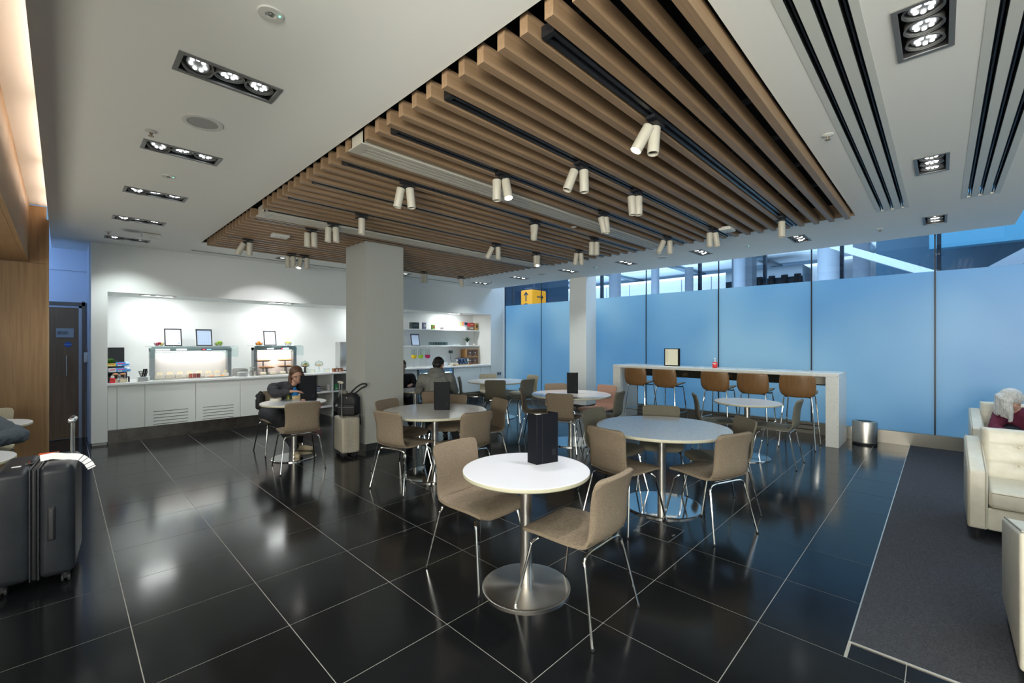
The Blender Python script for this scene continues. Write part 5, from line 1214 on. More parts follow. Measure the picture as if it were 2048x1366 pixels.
boxy('tray_plate', 8.12, 9.02, .911, .18, .10, .012, corian, 'flat white tray at the right counter end', 'tray')
# cereal dispensers
for i, (x, c, nm) in enumerate(((5.97, (.80, .55, .02), 'yellow, beside the pillar'), (6.16, (.35, .55, .04), 'green, in the middle'), (6.36, (.50, .02, .12), 'raspberry red, on the right'))):
    t = thing('cereal_dispenser', 'clear cereal dispenser with coloured band, '+nm, 'dispenser', (x, 9.15, .911), 0, 'cereal dispensers')
    MB().lathe([(.001, 0), (.06, 0), (.06, .01), (.001, .01)], n=20, cap=False).cyl((0, .04, .01), (0, .04, .30), .008, n=8).build('stand', chrome, t)
    MB().lathe([(.05, .22), (.065, .26), (.065, .30)], n=20, cap=False).build('coloured_band', mat('band_%d' % i, c, .4), t)
    MB().lathe([(.062, .30), (.062, .46), (.001, .46)], n=20, cap=False).build('clear_tube', clear, t)
    MB().cyl((0, 0, .30), (0, 0, .45), .016, n=12).build('agitator', steel, t)
    MB().cyl((0, -.03, .20), (0, -.03, .24), .02, n=12).build('spout', clear, t)
def socket(x, y, z, label):
    t = thing('wall_socket', label, 'socket', (x, y, z), 0, 'wall sockets')
    MB().rbox(-.075, .075, -.01, 0, -.043, .043, .004, 1).build('plate', mat('socket_grey', (.25, .28, .30), .4, .4), t)
    for dx in (-.04, .04): MB().box(dx-.015, dx+.015, -.0115, -.010, -.02, .012).build('outlet', black_m, t); MB().rbox(dx-.02, dx-.008, -.013, -.01, .018, .034, .002, 1).build('switch', white_pl, t)
socket(8.585, 8.898, 1.19, 'grey double wall socket on the pale blue wall corner, upper one hidden'); bpy.data.objects['wall_socket'].location.z = .645+.0; bpy.data.objects['wall_socket']['label'] = 'grey double wall socket low on the wall strip by the glass corner'
socket(7.46, YB, 1.26, 'double wall socket with black plug above the toaster')
pl = tag(MB().rbox(-.02, .02, -.04, -.014, -.02, .02, .006).tube([(0, -.04, -.01), (0, -.06, -.08), (-.03, -.07, -.18), (.02, -.1, -.26), (.06, -.2, -.30)], .004, 6).build('power_cord', black_m, loc=(7.42, YB, 1.26)), 'black toaster plug and cord hanging from the wall socket', 'cord')

# ------------------------------------------------------------------ things on the woman's table
t = thing('food_bowl', 'low cream bowl with red food on the woman\'s table', 'bowl', (2.02, 6.43, .7395))
MB().lathe([(.001, 0), (.068, 0), (.075, .034), (.072, .034), (.066, .006), (.001, .006)], n=32, cap=False).build('dish', mat('bowl_cream', (.68, .66, .56), .35), t)
b = MB(); rr = random.Random(3)
for k in range(16): b.ball((rr.uniform(-.04, .04), rr.uniform(-.04, .04), .02), .014, .012, .010, 7)
o = b.build('food', mat('food_orange', (.5, .14, .03), .5), t); o['kind'] = 'stuff'
t = thing('olive_jar', 'small green glass jar on the woman\'s table', 'jar', (2.17, 6.40, .7395))
MB().lathe([(.001, 0), (.024, 0), (.026, .055), (.014, .072), (.014, .08), (.001, .08)], n=20, cap=False).build('glass_body', mat('jar_green', (.10, .12, .02), .15), t); MB().cyl((0, 0, .078), (0, 0, .086), .016, n=14).build('cap', mat('jar_cap', (.3, .3, .2), .4), t)
t = thing('sandwich', 'layered sandwich half on the woman\'s table behind the menu', 'sandwich', (2.27, 6.40, .7395), .2)
MB().rbox(-.045, .045, -.03, .03, .0, .018, .006).rbox(-.045, .045, -.03, .03, .030, .048, .006).build('bread', mat('bread', (.66, .50, .30), .7), t); MB().rbox(-.047, .047, -.032, .032, .017, .031, .004).build('filling', mat('filling', (.75, .62, .35), .6), t)

# ------------------------------------------------------------------ luggage
def suitcase(name, label, loc, rz, w, d, h, m, rib_n, handle_h, handle_side, ridge=.003, m_edge=None):
    """w along local x (thickness), d along local y (width), body stands on four wheels"""
    t = thing(name, label, 'suitcase', loc, rz)
    zb = .055
    hw = w/2-.008
    for s in (-1, 1):
        x0, x1 = (-w/2, -.010) if s < 0 else (.010, w/2)
        b = MB().rbox(x0, x1, -d/2, d/2, zb, h, .045 if w > .25 else .03, 5)
        sh = b.build('shell_half', m, t)
        if rib_n:
            r_ = MB()
            for k in range(rib_n):
                z = zb+.06+(h-zb-.12)*k/(rib_n-1); r_.rbox(x0+.028 if s < 0 else x0-.002, x1+.002 if s < 0 else x1-.028, -d/2-ridge, d/2+ridge, z-.006, z+.006, .003, 2)
                xo = (x0-ridge) if s < 0 else x1-.004
                r_.rbox(xo, xo+.004+ridge, -d/2+.03, d/2-.03, z-.006, z+.006, .003, 2)
            r_.build('rib', m, sh)
    MB().rbox(-.014, .014, -d/2+.002, d/2-.002, zb+.004, h-.003, .03, 4).build('zip_band', m_edge or black_m, t)
    MB().rbox(-.022, -.014, -d/2-.001, d/2+.001, zb+.002, h, .03, 4).rbox(.014, .022, -d/2-.001, d/2+.001, zb+.002, h, .03, 4).build('zip_piping', mat('zip_piping', (.035, .038, .042), .3) if not m_edge else mat('zip_piping_light', (.40, .38, .33), .4), t)
    for sx in (-1, 1):
        for sy in (-1, 1):
            x, y = sx*(w/2-.045), sy*(d/2-.045)
            wl_ = MB().lathe([(.022, .05), (.022, .062), (.016, .064)], (x, y, 0), 14).box(x-.008, x+.008, y-.016, y+.016, .024, .052).build('wheel', black_m, t)
            MB().cyl((x-.020, y, .0245), (x-.009, y, .0245), .024, n=18).cyl((x+.009, y, .0245), (x+.020, y, .0245), .024, n=18).build('tyre', mat('wheel_grey', (.025, .027, .03), .5, spec=.2), wl_)
    return t
case_m = mat('graphite_shell', (.030, .034, .040), .34, spec=.28); noise_col(case_m, (.015, .018, .023), (.024, .027, .033), (1, 1, 1), 6, 3)
big_c = suitcase('large_suitcase', 'large dark grey hard-shell suitcase with airline tag at the left edge', (-.097, 4.245, 0), math.radians(-5), .36, .52, .75, case_m, 0, 1.05, 1)
# side grip on the face towards the camera, telescopic handle on the +x side, top grip, tag
b = MB().rbox(.058, .092, -.268, -.258, .29, .50, .014, 4).build('side_handle', black_m, big_c)
MB().rbox(.064, .086, -.276, -.266, .30, .49, .008, 4).build('grip', mat('grip_grey', (.035, .036, .038), .35), b)
th = MB().cyl((.150, -.05, .73), (.150, -.05, 1.00), .0085, n=12).cyl((.150, .06, .73), (.150, .06, 1.00), .0085, n=12).build('telescopic_handle', chrome, big_c)
MB().rbox(.130, .170, -.07, .08, .985, 1.02, .014, 4).build('grip', mat('handle_silver', (.45, .46, .47), .25, .8), th)
MB().rbox(.142, .158, -.055, .065, 1.016, 1.026, .005, 2).build('button', black_m, th)
MB().rbox(.04, .13, -.045, .075, .748, .757, .006, 2).build('handle_recess', black_m, big_c)
tg = MB().rbox(.055, .075, -.03, .10, .760, .780, .008, 3).build('top_handle', mat('grip_grey', (.035, .036, .038), .35), big_c)
MB().box(-.11, -.07, -.14, -.11, .7505, .7515).build('white_sticker', white_paper, big_c)
MB().rbox(-.06, -.02, -.10, -.02, .748, .760, .004, 2).cyl((-.04, -.06, .760), (-.04, -.06, .765), .01, n=12).build('lock', mat('lock_black', (.02, .02, .02), .3), big_c)
MB().ball((-.04, -.085, .762), .004, n=8).build('lock_dot', mat('alarm_red', (.5, .02, .02), .4), big_c)
al = thing('luggage_tag', 'long white airline tag with black bars looped over the suitcase top', 'tag', (-.097, 4.245, .015), math.radians(-5))
b = MB()
pts = strip([(.0, -.02, .752), (.06, -.03, .760), (.12, -.06, .752), (.185, -.09, .745), (.225, -.12, .715), (.252, -.15, .672)], 4)
vs = []; fs = []
WV = []
for i, p in enumerate(pts):
    tgv = (Vector(pts[min(i+1, len(pts)-1)])-Vector(pts[max(i-1, 0)])).normalized()
    wv = tgv.cross(Vector((0, .93, -.37))).normalized()*.021; WV.append(wv); p = Vector(p)
    nv = tgv.cross(wv).normalized()*.0006
    vs += [p-wv+nv, p+wv+nv, p-wv-nv, p+wv-nv]
for i in range(len(pts)-1):
    a = i*4; fs += [(a, a+1, a+5, a+4), (a+2, a+6, a+7, a+3), (a, a+4, a+6, a+2), (a+1, a+3, a+7, a+5)]
b.add(vs, fs, 0, True).build('paper_strip', mat('tag_white', (.8, .8, .82), .5), al)
b = MB()
for i in (-2, -4, -6, -8):
    p = Vector(pts[i]); w_ = WV[i]; q = (Vector(pts[i+1])-p).normalized()*.002; nv = q.cross(w_).normalized()*.0012
    b.add([p-w_-q+nv, p+w_-q+nv, p+w_+q+nv, p-w_+q+nv, p-w_-q-nv, p+w_-q-nv, p+w_+q-nv, p-w_+q-nv], [(0, 1, 2, 3), (7, 6, 5, 4), (0, 4, 5, 1), (1, 5, 6, 2), (2, 6, 7, 3), (3, 7, 4, 0)])
b.build('bar_print', black_m, al)
MB().box(-.02, .075, .08, .13, .757, .759).build('orange_label', mat('tag_orange', (.85, .10, .02), .5), al)
text('SHORT', (-.008, .098, .7595), .02, (0, 0, 0), black_m, al, 'label_print', .0003)

cab_m = mat('champagne_shell', (.34, .31, .25), .4, spec=.4)
cs = suitcase('cabin_suitcase', 'champagne ribbed cabin suitcase standing before the pillar', (2.715, 5.80, 0), math.radians(-8), .24, .38, .52, cab_m, 16, 1.0, 1, .003, mat('zip_light', (.40, .38, .33), .5))
th = MB().cyl((-.085, -.06, .49), (-.085, -.06, .98), .008, n=10).cyl((-.085, .05, .49), (-.085, .05, .98), .008, n=10).build('telescopic_handle', chrome, cs)
MB().rbox(-.105, -.065, -.08, .07, .97, 1.0, .01, 3).build('grip', mat('handle_cream', (.50, .46, .36), .4), th)
bp = thing('backpack', 'black backpack with loop strap sitting on the cabin suitcase', 'backpack', (2.755, 5.82, .521), math.radians(-42))
b = MB().rbox(-.15, .15, -.09, .09, .0, .31, .075, 6)
rr = random.Random(9); b.v = [(p[0]*(1-.12*max(0, p[2]-.15)/.16)+.004*math.sin(p[2]*60), p[1]+.006*math.sin(p[0]*40+p[2]*30), p[2]) for p in b.v]
bag_m = mat('black_nylon', (.010, .010, .012), .65)
b.build('main_compartment', bag_m, bp, angle=80)
MB().rbox(-.115, .115, -.125, -.08, .02, .17, .035, 5).build('front_pocket', bag_m, bp)
MB().tube([(-.1, -.127, .13), (.1, -.127, .13)], .003, 6).build('zip', grey_bez, bp)
MB().tube(strip([(.02, .0, .30), (.08, .0, .37), (.17, -.02, .43), (.235, -.03, .435), (.24, -.03, .41), (.17, -.01, .375), (.10, .02, .32), (.06, .02, .295)], 4), .011, 8).build('shoulder_strap', bag_m, bp)
MB().tube(strip([(-.145, .02, .25), (-.19, -.01, .20), (-.185, -.01, .10), (-.15, .0, .05)], 4), .012, 8).build('hanging_strap', bag_m, bp)
MB().tube(strip([(.145, 0, .06), (.155, -.02, -.02), (.165, -.03, -.12)], 3), .009, 6).build('hanging_strap', bag_m, bp)
MB().ball((-.06, -.02, .32), .05, .045, .035, 12).build('fur_pompom', mat('pompom_grey', (.20, .19, .16), .95), bp)
MB().ball((-.005, -.09, .25), .008, .005, .012, 8).build('toggle', mat('toggle_cream', (.5, .45, .3), .5), bp)
hb = thing('dark_bag', 'small black bag lying on the floor behind the menu table', 'bag', (4.3, 5.35, 0), .6)
MB().rbox(-.17, .17, -.1, .1, 0, .2, .06, 5).build('body', bag_m, hb); MB().tube(strip([(-.08, 0, .18), (-.06, 0, .27), (.06, 0, .27), (.08, 0, .18)], 4), .008, 6).build('strap', bag_m, hb)

# ------------------------------------------------------------------ people
skin = mat('skin', (.46, .27, .20), .55, spec=.3); skin_m = mat('skin_dark', (.36, .18, .11), .55, spec=.3)
def remesh(o, vox, sm=4, disp=0, dscale=.1):
    m = o.modifiers.new('remesh', 'REMESH'); m.mode = 'VOXEL'; m.voxel_size = vox; m.use_smooth_shade = True
    if sm: s = o.modifiers.new('smooth', 'SMOOTH'); s.factor = .5; s.iterations = sm
    if disp:
        tx = bpy.data.textures.get('folds') or bpy.data.textures.new('folds', 'CLOUDS'); tx.noise_scale = dscale
        d = o.modifiers.new('folds', 'DISPLACE'); d.texture = tx; d.strength = disp; d.mid_level = .5; d.texture_coords = 'GLOBAL'
    return o
def limb(mb, path, n=12):
    """tapering capsule chain: path of (point, radius)"""
    for (p, r) in path: mb.ball(p, r, n=n)
    for (a, ra), (b_, rb) in zip(path, path[1:]): mb.cyl(a, b_, ra, rb, n=n)
def head_shape(mb, M, s=1.0, female=True):
    """head about .23 high, face towards local -y, origin at its centre"""
    def P(x, y, z): return M @ Vector((x*s, y*s, z*s))
    R = M.to_3x3().to_4x4()
    mb.ball(P(0, .012, .028), .074*s, .092*s, .088*s, 20, M=R)          # skull
    mb.ball(P(0, -.022, -.030), .056*s, .064*s, .072*s, 18, M=R)       # face
    mb.ball(P(0, -.044, -.078), .032*s, .030*s, .028*s, 14, M=R)       # chin
    for sx in (-1, 1):
        mb.ball(P(sx*.034, -.052, -.030), .024*s, .022*s, .024*s, 12, M=R)   # cheeks
        mb.ball(P(sx*.074, .012, -.012), .010*s, .020*s, .030*s, 10, M=R)     # ears
        mb.ball(P(sx*.026, -.072, .022), .020*s, .010*s, .008*s, 10, M=R)     # brow
        mb.ball(P(sx*.010, -.089, -.030), .008*s, .009*s, .007*s, 8, M=R)
    mb.cyl(P(0, -.078, .010), P(0, -.098, -.026), .008*s, .011*s, 8)      # nose
    mb.ball(P(0, -.096, -.027), .011*s, .011*s, .009*s, 8, M=R)
    mb.ball(P(0, -.084, -.052), .020*s, .010*s, .006*s, 10, M=R); mb.ball(P(0, -.082, -.061), .017*s, .010*s, .007*s, 10, M=R)
def face_parts(parent, M, s, hair_m, gaze=True):
    R = M.to_3x3().to_4x4()
    def P(x, y, z): return M @ Vector((x*s, y*s, z*s))
    for sx in (-1, 1):
        e = MB().ball(P(sx*.027, -.079, .004), .0125*s, .007*s, .0046*s, 12, M=R).build('eye', mat('eye_white', (.30, .28, .27), .35), parent)
        MB().ball(P(sx*.027, -.0855, .003), .0055*s, .002*s, .0052*s, 10, M=R).build('iris', mat('iris', (.05, .035, .02), .2), e)
        MB().tube([P(sx*.012, -.084, .026), P(sx*.028, -.084, .031), P(sx*.044, -.074, .025)], .0028*s, 6).build('eyebrow', hair_m, parent)
    MB().ball(P(0, -.0925, -.052), .018*s, .004*s, .0032*s, 10, M=R).ball(P(0, -.091, -.0585), .015*s, .004*s, .0038*s, 10, M=R).build('lips', mat('lips', (.38, .12, .10), .4), parent)
def hand(mb, wrist, dirv, up, s=1.0, curl=.5, thumb=1):
    """palm, four fingers of different length with two bends, thumb leaving the side of the palm"""
    d = Vector(dirv).normalized(); u = Vector(up).normalized(); u = (u-d*u.dot(d)).normalized(); side = d.cross(u)*thumb
    w = Vector(wrist)
    for q, r in ((.0, .022), (.03, .026), (.055, .027)):
        for k in (-1, 0, 1): mb.ball(w+d*q*s+side*.020*k*s, .0145*s, n=10)
    L = (.070, .078, .073, .058)
    for k in range(4):
        base = w+d*(.078-.004*abs(k-1.2))*s+side*(.030-.020*k)*s
        a1 = curl*.6; p = base; ang = 0; rad = .0092
        pts = [(w+d*.05*s+side*(.024-.016*k)*s, .011*s), (p, rad*s)]
        for seg, fr in enumerate((.45, .32, .23)):
            ang += a1 if seg else a1*.5
            p = p+(d*math.cos(ang)-u*math.sin(ang))*L[k]*fr*s; pts.append((p, rad*s*(.95-.09*seg)))
        limb(mb, pts, 8)
    tb_ = w+d*.022*s+side*.030*s; t1 = tb_+(d*.75+side*.6-u*.25).normalized()*.034*s; t2 = t1+(d*.9+side*.15-u*.4).normalized()*.028*s
    limb(mb, [(w+d*.012*s+side*.012*s, .013*s), (tb_, .0125*s), (t1, .0105*s), (t2, .009*s)], 8)
def V(*a): return Vector(a)
def person(label, loc, rz):
    return thing('person', label, 'person', loc, rz)

# --- the woman eating (local frame = world)
hairb = mat('brown_hair', (.075, .035, .018), .45); noise_col(hairb, (.05, .022, .010), (.13, .065, .035), (40, 40, 3), 2, 3)
jack = mat('charcoal_jacket', (.022, .021, .027), .75); trou = mat('navy_black_trousers', (.010, .011, .015), .8); shirt = mat('blue_shirt', (.01, .16, .45), .7); shoe_m = mat('beige_shoe', (.45, .38, .26), .6)
w = person('woman in a dark jacket leaning over her table, long brown hair', (0, 0, 0), 0)
HM = Matrix.Translation((2.285, 6.42, 1.065)) @ Matrix.Rotation(math.radians(-10), 4, 'Z') @ Matrix.Rotation(math.radians(-9), 4, 'Y') @ Matrix.Rotation(math.radians(20), 4, 'X')
b = MB(); head_shape(b, HM, .98)
hipc = V(2.11, 6.76, .53); chest = V(2.20, 6.60, .82); neck = V(2.245, 6.50, .93); 
sL = V(2.38, 6.56, .875); sR = V(2.045, 6.60, .885)      # her left is +x
limb(b, [(chest, .09), (neck, .055), (HM @ V(0, .02, -.06), .05)])
eR = V(1.995, 6.36, .835); wR = V(2.135, 6.205, .872); limb(b, [(sR, .05), (eR, .036), (wR, .024)])
hand(b, wR, (.83, -.5, .02), (0, 0, 1), 1.0, .55, thumb=-1)
eL = V(2.44, 6.40, .80); wL = V(2.33, 6.24, .765); limb(b, [(sL, .05), (eL, .036), (wL, .023)]); hand(b, wL, (-.4, -.8, .0), (0, 0, 1), .95, .5, thumb=1)
kR = V(2.03, 6.33, .50); kL = V(2.24, 6.33, .50); aR = V(2.18, 6.20, .10); aL = V(2.33, 6.45, .12)
limb(b, [(hipc+V(-.08, 0, 0), .09), (kR, .06), (aR, .038)]); limb(b, [(hipc+V(.08, 0, 0), .09), (kL, .06), (aL, .038)]); limb(b, [(hipc, .12), (chest, .11)])
bd_ = remesh(b.build('body', skin, w), .0055, 3)
face_parts(w, HM, .98, hairb)
b = MB(); limb(b, [(hipc+V(0, -.01, .05), .145), (chest+V(0, .01, -.08), .145), (chest, .145), (neck+V(0, .025, -.03), .092)]); limb(b, [(chest+V(0, .01, .04), .12), (sR, .082), (sR*.5+eR*.5, .068), (eR, .056), (eR*.45+wR*.55, .047), (wR-V(.02, -.015, 0), .036)]); limb(b, [(chest+V(0, .01, .02), .11), (sL, .074), (eL, .055), (wL+V(.02, .03, .005), .036)])
remesh(b.build('jacket', jack, w), .010, 4, .022, .07)
b = MB(); limb(b, [(neck+V(.022, -.052, -.055), .030), (neck+V(.034, -.072, -.12), .036), (chest+V(.04, -.118, -.04), .026)]); remesh(b.build('shirt', shirt, w), .008, 3)
b = MB(); limb(b, [(hipc+V(-.08, .02, .0), .125), (kR, .088), (aR+V(0, 0, .03), .058)]); limb(b, [(hipc+V(.08, .02, .0), .125), (kL, .086), (aL+V(0, 0, .03), .056)]); limb(b, [(hipc, .13), (hipc+V(0, -.12, .0), .12)])
remesh(b.build('trousers', trou, w), .010, 4, .014, .08)
for a_, dd in ((aR, (-.02, -.16)), (aL, (.12, -.10))):
    b = MB(); limb(b, [((a_[0], a_[1]+.03, .045), .042), ((a_[0]+dd[0]*.5, a_[1]+dd[1]*.5, .042), .040), ((a_[0]+dd[0], a_[1]+dd[1], .034), .032)])
    remesh(b.build('shoe', shoe_m, w), .008, 3)
R = HM.to_3x3().to_4x4()
def hair_long(parent, HM, m, len_=.26, side_l=True, side_r=True, wid=1.0):
    b = MB(); P = lambda x, y, z: HM @ Vector((x, y, z)); R = HM.to_3x3().to_4x4()
    b.ball(P(0, .026, .050), .086*wid, .093, .086, 20, M=R)
    for sx, on in ((-1, side_r), (1, side_l)):
        n = 5 if on else 3
        for k in range(n):
            y = (-.018 if on else .012)+.026*k
            e = P(sx*.070, y, -.02); dn = V(0, 0, -1)
            q1 = P(sx*.080, y+.004, -.03); q2 = q1+V(sx*.004, .0, -len_*(.45 if on else .18)); q3 = q1+V(sx*.0, -.01, -len_*(1 if on else .22))
            limb(b, [(P(sx*.055, y, .045), .026), (q1, .020), (q2, .020), (q3, .014)], 8)
    for k in range(5): limb(b, [(P(-.05+.025*k, .07, .03), .03), (P(-.05+.025*k, .085, -.06), .026), (P(-.05+.025*k, .085, -.06)+V(0, .01, -.05), .018)], 8)
    return remesh(b.build('hair', m, parent), .006, 2, .006, .02)
hair_long(w, HM, hairb, .30, True, False)
jb = thing('dark_shoulder_bag', 'black bag hanging over the back of the woman\'s chair', 'bag', (1.965, 6.93, .70))
MB().rbox(-.05, .06, -.05, .05, -.13, .10, .035, 5).build('body', bag_m, jb); MB().tube(strip([(-.03, 0, .08), (.0, -.03, .13), (.04, 0, .08)], 4), .008, 6).build('strap', bag_m, jb); MB().box(-.052, -.05, -.02, .01, .02, .05).build('white_label', white_paper, jb)

# --- the man in the grey hoodie, back to the camera, heading about 55 degrees
hood = mat('grey_hoodie', (.16, .165, .15), .85); hairk = mat('black_hair', (.010, .008, .008), .5)
m_ = person('man in a grey hoodie seen from behind, short black hair, head bowed', (3.92, 5.42, 0), math.radians(52)-PI/2)
# local: +y forward, seat centre at the origin
HMm = Matrix.Translation((.03, .17, 1.17)) @ Matrix.Rotation(PI+math.radians(-25), 4, 'Z') @ Matrix.Rotation(math.radians(28), 4, 'X')
b = MB(); head_shape(b, HMm, 1.03, False)
hp = V(0, -.05, .56); cs_ = V(0, .02, .90); nk = V(.01, .09, 1.05)
limb(b, [(hp, .13), (cs_, .13), (nk, .058), (HMm @ V(0, .02, -.06), .055)])
for sx in (-1, 1):
    s_ = V(sx*.20, .03, .99); e_ = V(sx*.27, .20, .78); w_ = V(sx*.12, .42, .80)
    limb(b, [(s_, .055), (e_, .042), (w_, .028)]); hand(b, w_, (-sx*.5, .8, .05), (0, 0, 1), 1.02, .5, thumb=-sx)
    limb(b, [(V(sx*.09, 0, .55), .09), (V(sx*.13, .42, .54), .062), (V(sx*.13, .40, .10), .042)])
remesh(b.build('body', skin_m, m_), .0065, 3)
face_parts(m_, HMm, 1.03, hairk)
b = MB(); limb(b, [(hp+V(0, 0, -.02), .165), (V(0, 0, .75), .17), (cs_, .175), (V(0, .05, .97), .12)])
for sx in (-1, 1):
    s_ = V(sx*.20, .03, .975); e_ = V(sx*.275, .20, .78); w_ = V(sx*.14, .39, .80)
    limb(b, [(cs_+V(sx*.07, 0, .03), .14), (s_, .088), (s_*.5+e_*.5, .072), (e_, .064), (w_, .042)])
limb(b, [(V(-.07, .01, 1.04), .065), (V(0, -.03, 1.03), .072), (V(.07, .01, 1.04), .065)])
limb(b, [(V(-.085, .09, 1.07), .045), (V(-.05, .03, 1.09), .05), (V(0, .01, 1.10), .052), (V(.05, .03, 1.09), .05), (V(.085, .09, 1.07), .045)])
remesh(b.build('hoodie', hood, m_), .010, 4, .020, .09)
b = MB()
for sx in (-1, 1): limb(b, [(V(sx*.09, 0, .55), .115), (V(sx*.13, .42, .54), .080), (V(sx*.13, .40, .12), .055)])
limb(b, [(hp, .13), (V(0, .1, .56), .12)]); remesh(b.build('trousers', trou, m_), .010, 4, .012, .08)
for sx in (-1, 1):
    b = MB(); limb(b, [((sx*.13, .37, .045), .043), ((sx*.13, .45, .042), .041), ((sx*.14, .53, .036), .034)]); remesh(b.build('shoe', black_m, m_), .008, 3)
b = MB(); R2 = HMm.to_3x3().to_4x4(); b.ball(HMm @ V(0, .026, .045), .084, .094, .082, 18, M=R2); b.ball(HMm @ V(0, .055, .0), .078, .062, .075, 16, M=R2); b.ball(HMm @ V(0, -.03, .09), .06, .05, .03, 12, M=R2)
remesh(b.build('hair', hairk, m_), .006, 2, .014, .02)

# --- woman in black mostly hidden by the pillar
w2 = person('woman in black facing the hooded man, half hidden by the pillar', (4.32, 7.02, 0), math.radians(-115)-PI/2)
HM2 = Matrix.Translation((.02, .16, 1.09)) @ Matrix.Rotation(PI, 4, 'Z') @ Matrix.Rotation(math.radians(18), 4, 'X')
b = MB(); head_shape(b, HM2, .98); limb(b, [(V(0, -.05, .56), .12), (V(0, 0, .83), .11), (V(0, .07, .96), .052), (HM2 @ V(0, .02, -.06), .05)])
for sx in (-1, 1):
    s_ = V(sx*.17, .02, .90); e_ = V(sx*.23, .16, .70); w_ = V(sx*.12, .36, .78); limb(b, [(s_, .05), (e_, .038), (w_, .025)]); hand(b, w_, (-sx*.4, .9, 0), (0, 0, 1), .95, .5, thumb=-sx)
    limb(b, [(V(sx*.08, 0, .55), .09), (V(sx*.10, .40, .53), .06), (V(sx*.10, .40, .10), .038)])
remesh(b.build('body', skin, w2), .0065, 3); face_parts(w2, HM2, .98, hairb)
b = MB(); limb(b, [(V(0, -.05, .56), .15), (V(0, 0, .80), .14), (V(0, .04, .90), .09)])
for sx in (-1, 1):
    s_ = V(sx*.17, .02, .89); e_ = V(sx*.23, .16, .70); w_ = V(sx*.13, .33, .77); limb(b, [(V(sx*.05, 0, .86), .10), (s_, .07), (e_, .055), (w_, .036)])
remesh(b.build('top', trou, w2), .010, 4, .014, .08)
b = MB()
for sx in (-1, 1): limb(b, [(V(sx*.08, 0, .55), .11), (V(sx*.10, .40, .53), .078), (V(sx*.10, .40, .12), .05)])
remesh(b.build('trousers', trou, w2), .010, 3)
for sx in (-1, 1):
    b = MB(); limb(b, [((sx*.10, .37, .042), .040), ((sx*.10, .50, .034), .032)]); remesh(b.build('shoe', black_m, w2), .008, 3)
b = MB(); R2 = HM2.to_3x3().to_4x4(); b.ball(HM2 @ V(0, .026, .042), .082, .094, .084, 18, M=R2); b.ball(HM2 @ V(0, .10, .03), .035, n=12); remesh(b.build('hair', hairb, w2), .006, 2, .006, .02)

# --- grey-haired woman sunk in the far armchair
hairg = mat('grey_hair', (.50, .49, .47), .5); noise_col(hairg, (.34, .33, .31), (.66, .65, .63), (60, 60, 4), 2, 3)
maroon = mat('maroon_top', (.11, .012, .035), .8)
w3 = person('woman with long grey hair and maroon top bowed in the far armchair', (7.62, -.66, 0), math.radians(180)-PI/2)
HM3 = Matrix.Translation((.10, .08, .865)) @ Matrix.Rotation(PI+math.radians(85), 4, 'Z') @ Matrix.Rotation(math.radians(35), 4, 'X')
b = MB(); head_shape(b, HM3, .98); limb(b, [(V(0, -.16, .50), .12), (V(0, -.06, .66), .12), (V(.06, .0, .76), .052), (HM3 @ V(0, .02, -.06), .05)])
for sx in (-1, 1):
    s_ = V(sx*.17, -.02, .69); e_ = V(sx*.23, .10, .52); w_ = V(sx*.10, .28, .52); limb(b, [(s_, .05), (e_, .038), (w_, .025)]); hand(b, w_, (-sx*.4, .9, 0), (0, 0, 1), .95, .5, thumb=-sx)
    limb(b, [(V(sx*.09, -.08, .50), .09), (V(sx*.11, .40, .48), .06), (V(sx*.11, .46, .10), .038)])
remesh(b.build('body', skin, w3), .0065, 3); face_parts(w3, HM3, .98, hairg)
b = MB(); limb(b, [(V(0, -.16, .52), .15), (V(0, -.08, .62), .15), (V(0, -.02, .69), .10)])
for sx in (-1, 1):
    s_ = V(sx*.17, -.02, .675); e_ = V(sx*.23, .10, .52); w_ = V(sx*.11, .26, .52); limb(b, [(V(sx*.06, -.05, .66), .11), (s_, .075), (e_, .056), (w_, .038)])
remesh(b.build('top', maroon, w3), .010, 4, .014, .08)
b = MB()
for sx in (-1, 1): limb(b, [(V(sx*.09, -.08, .50), .10), (V(sx*.11, .40, .48), .078), (V(sx*.11, .46, .12), .05)])
remesh(b.build('trousers', trou, w3), .010, 3)
for sx in (-1, 1):
    b = MB(); limb(b, [((sx*.11, .44, .042), .040), ((sx*.11, .57, .034), .032)]); remesh(b.build('shoe', black_m, w3), .008, 3)
b = MB(); R3 = HM3.to_3x3().to_4x4(); b.ball(HM3 @ V(0, .024, .042), .090, .104, .094, 18, M=R3)
rr = random.Random(2)
for k in range(34):
    a = -.3+k/33*(PI+.6); p0 = HM3 @ V(.07*math.cos(a), .02+.075*math.sin(a), .05); p1 = HM3 @ V(.092*math.cos(a), .02+.10*math.sin(a), -.02)
    limb(b, [(p0, .02), (p1, .018), (p1+V(.012*math.cos(a)+rr.uniform(-.01, .01), .012+rr.uniform(-.01, .01), -.10), .016), (p1+V(.02*math.cos(a)+rr.uniform(-.02, .02), .0, -.19-rr.uniform(0, .04)), .008)], 7)
remesh(b.build('hair', hairg, w3), .006, 1, .010, .015)

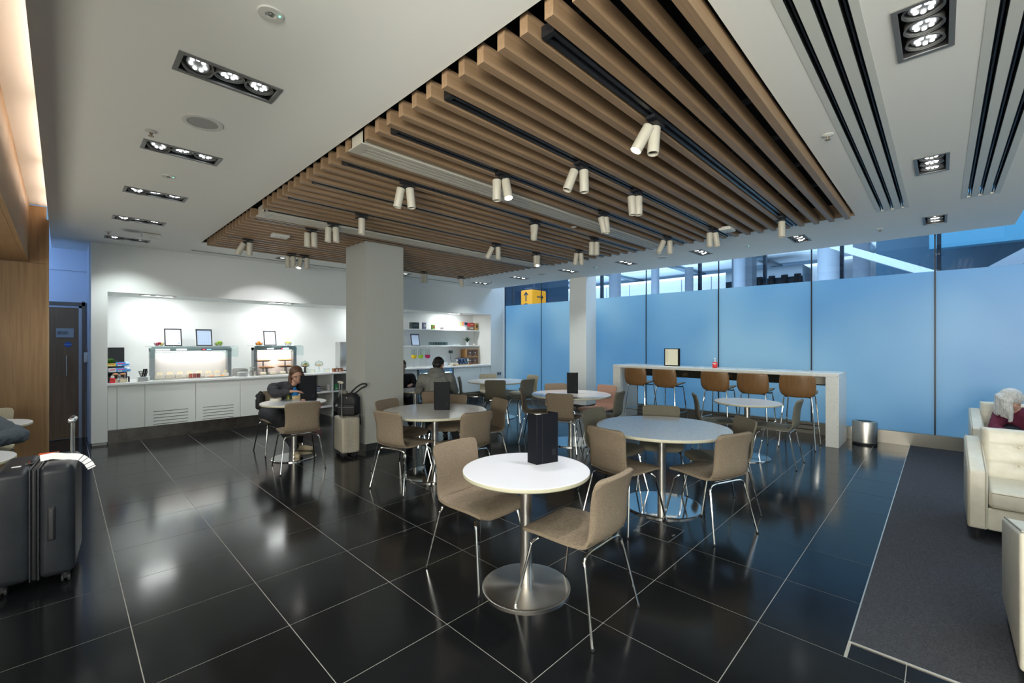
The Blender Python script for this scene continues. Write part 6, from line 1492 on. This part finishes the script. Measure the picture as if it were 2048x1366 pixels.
# --- person at the left edge, only the sleeve in view
slv = mat('slate_sweatshirt', (.055, .068, .085), .85)
m4 = person('person in a slate grey sweatshirt at the left edge, only an elbow showing', (-.74, 5.42, 0), math.radians(-85)-PI/2)
HM4 = Matrix.Translation((0, .12, 1.2)) @ Matrix.Rotation(PI, 4, 'Z') @ Matrix.Rotation(math.radians(12), 4, 'X')
b = MB(); head_shape(b, HM4, 1.0, False); limb(b, [(V(0, -.05, .56), .13), (V(0, 0, .90), .13), (V(0, .06, 1.05), .058), (HM4 @ V(0, .02, -.06), .055)])
ARM = {-1: (V(-.22, .0, .98), V(-.49, .05, .765), V(-.26, .30, .775)), 1: (V(.20, .03, .98), V(.27, .20, .76), V(.10, .40, .77))}
for sx in (-1, 1):
    s_, e_, w_ = ARM[sx]; limb(b, [(s_, .055), (e_, .042), (w_, .028)]); hand(b, w_, (-sx*.5, .8, 0), (0, 0, 1), 1.0, .5, thumb=-sx)
    limb(b, [(V(sx*.09, 0, .55), .09), (V(sx*.13, .42, .54), .062), (V(sx*.13, .40, .10), .042)])
remesh(b.build('body', skin, m4), .0065, 3); face_parts(m4, HM4, 1.0, hairk)
b = MB(); limb(b, [(V(0, -.05, .56), .16), (V(0, 0, .80), .165), (V(0, .0, .93), .15), (V(0, .04, 1.0), .10)])
for sx in (-1, 1):
    s_, e_, w_ = ARM[sx]; limb(b, [(V(sx*.08, 0, .94), .13), (s_, .085), (s_*.45+e_*.55, .072), (e_, .066), (e_*.5+w_*.5, .06), (w_, .044)])
remesh(b.build('sweatshirt', slv, m4), .009, 3, .024, .05)
b = MB()
for sx in (-1, 1): limb(b, [(V(sx*.09, 0, .55), .115), (V(sx*.13, .42, .54), .080), (V(sx*.13, .40, .12), .055)])
remesh(b.build('trousers', trou, m4), .010, 3)
for sx in (-1, 1):
    b = MB(); limb(b, [((sx*.13, .37, .045), .043), ((sx*.14, .53, .036), .034)]); remesh(b.build('shoe', black_m, m4), .008, 3)
b = MB(); R4 = HM4.to_3x3().to_4x4(); b.ball(HM4 @ V(0, .026, .045), .084, .094, .082, 18, M=R4); remesh(b.build('hair', hairk, m4), .006, 2)
chair(ch_c, -.74, 5.42, -85, 'chair of the person at the left edge, outside the photo', 'chairs in the oak nook')

for o in list(bpy.data.objects):   # shadow-only helpers do not exist here; drop empty placeholders
    if o.type == 'EMPTY' and o.get('label') == '': o['label'] = 'spare'
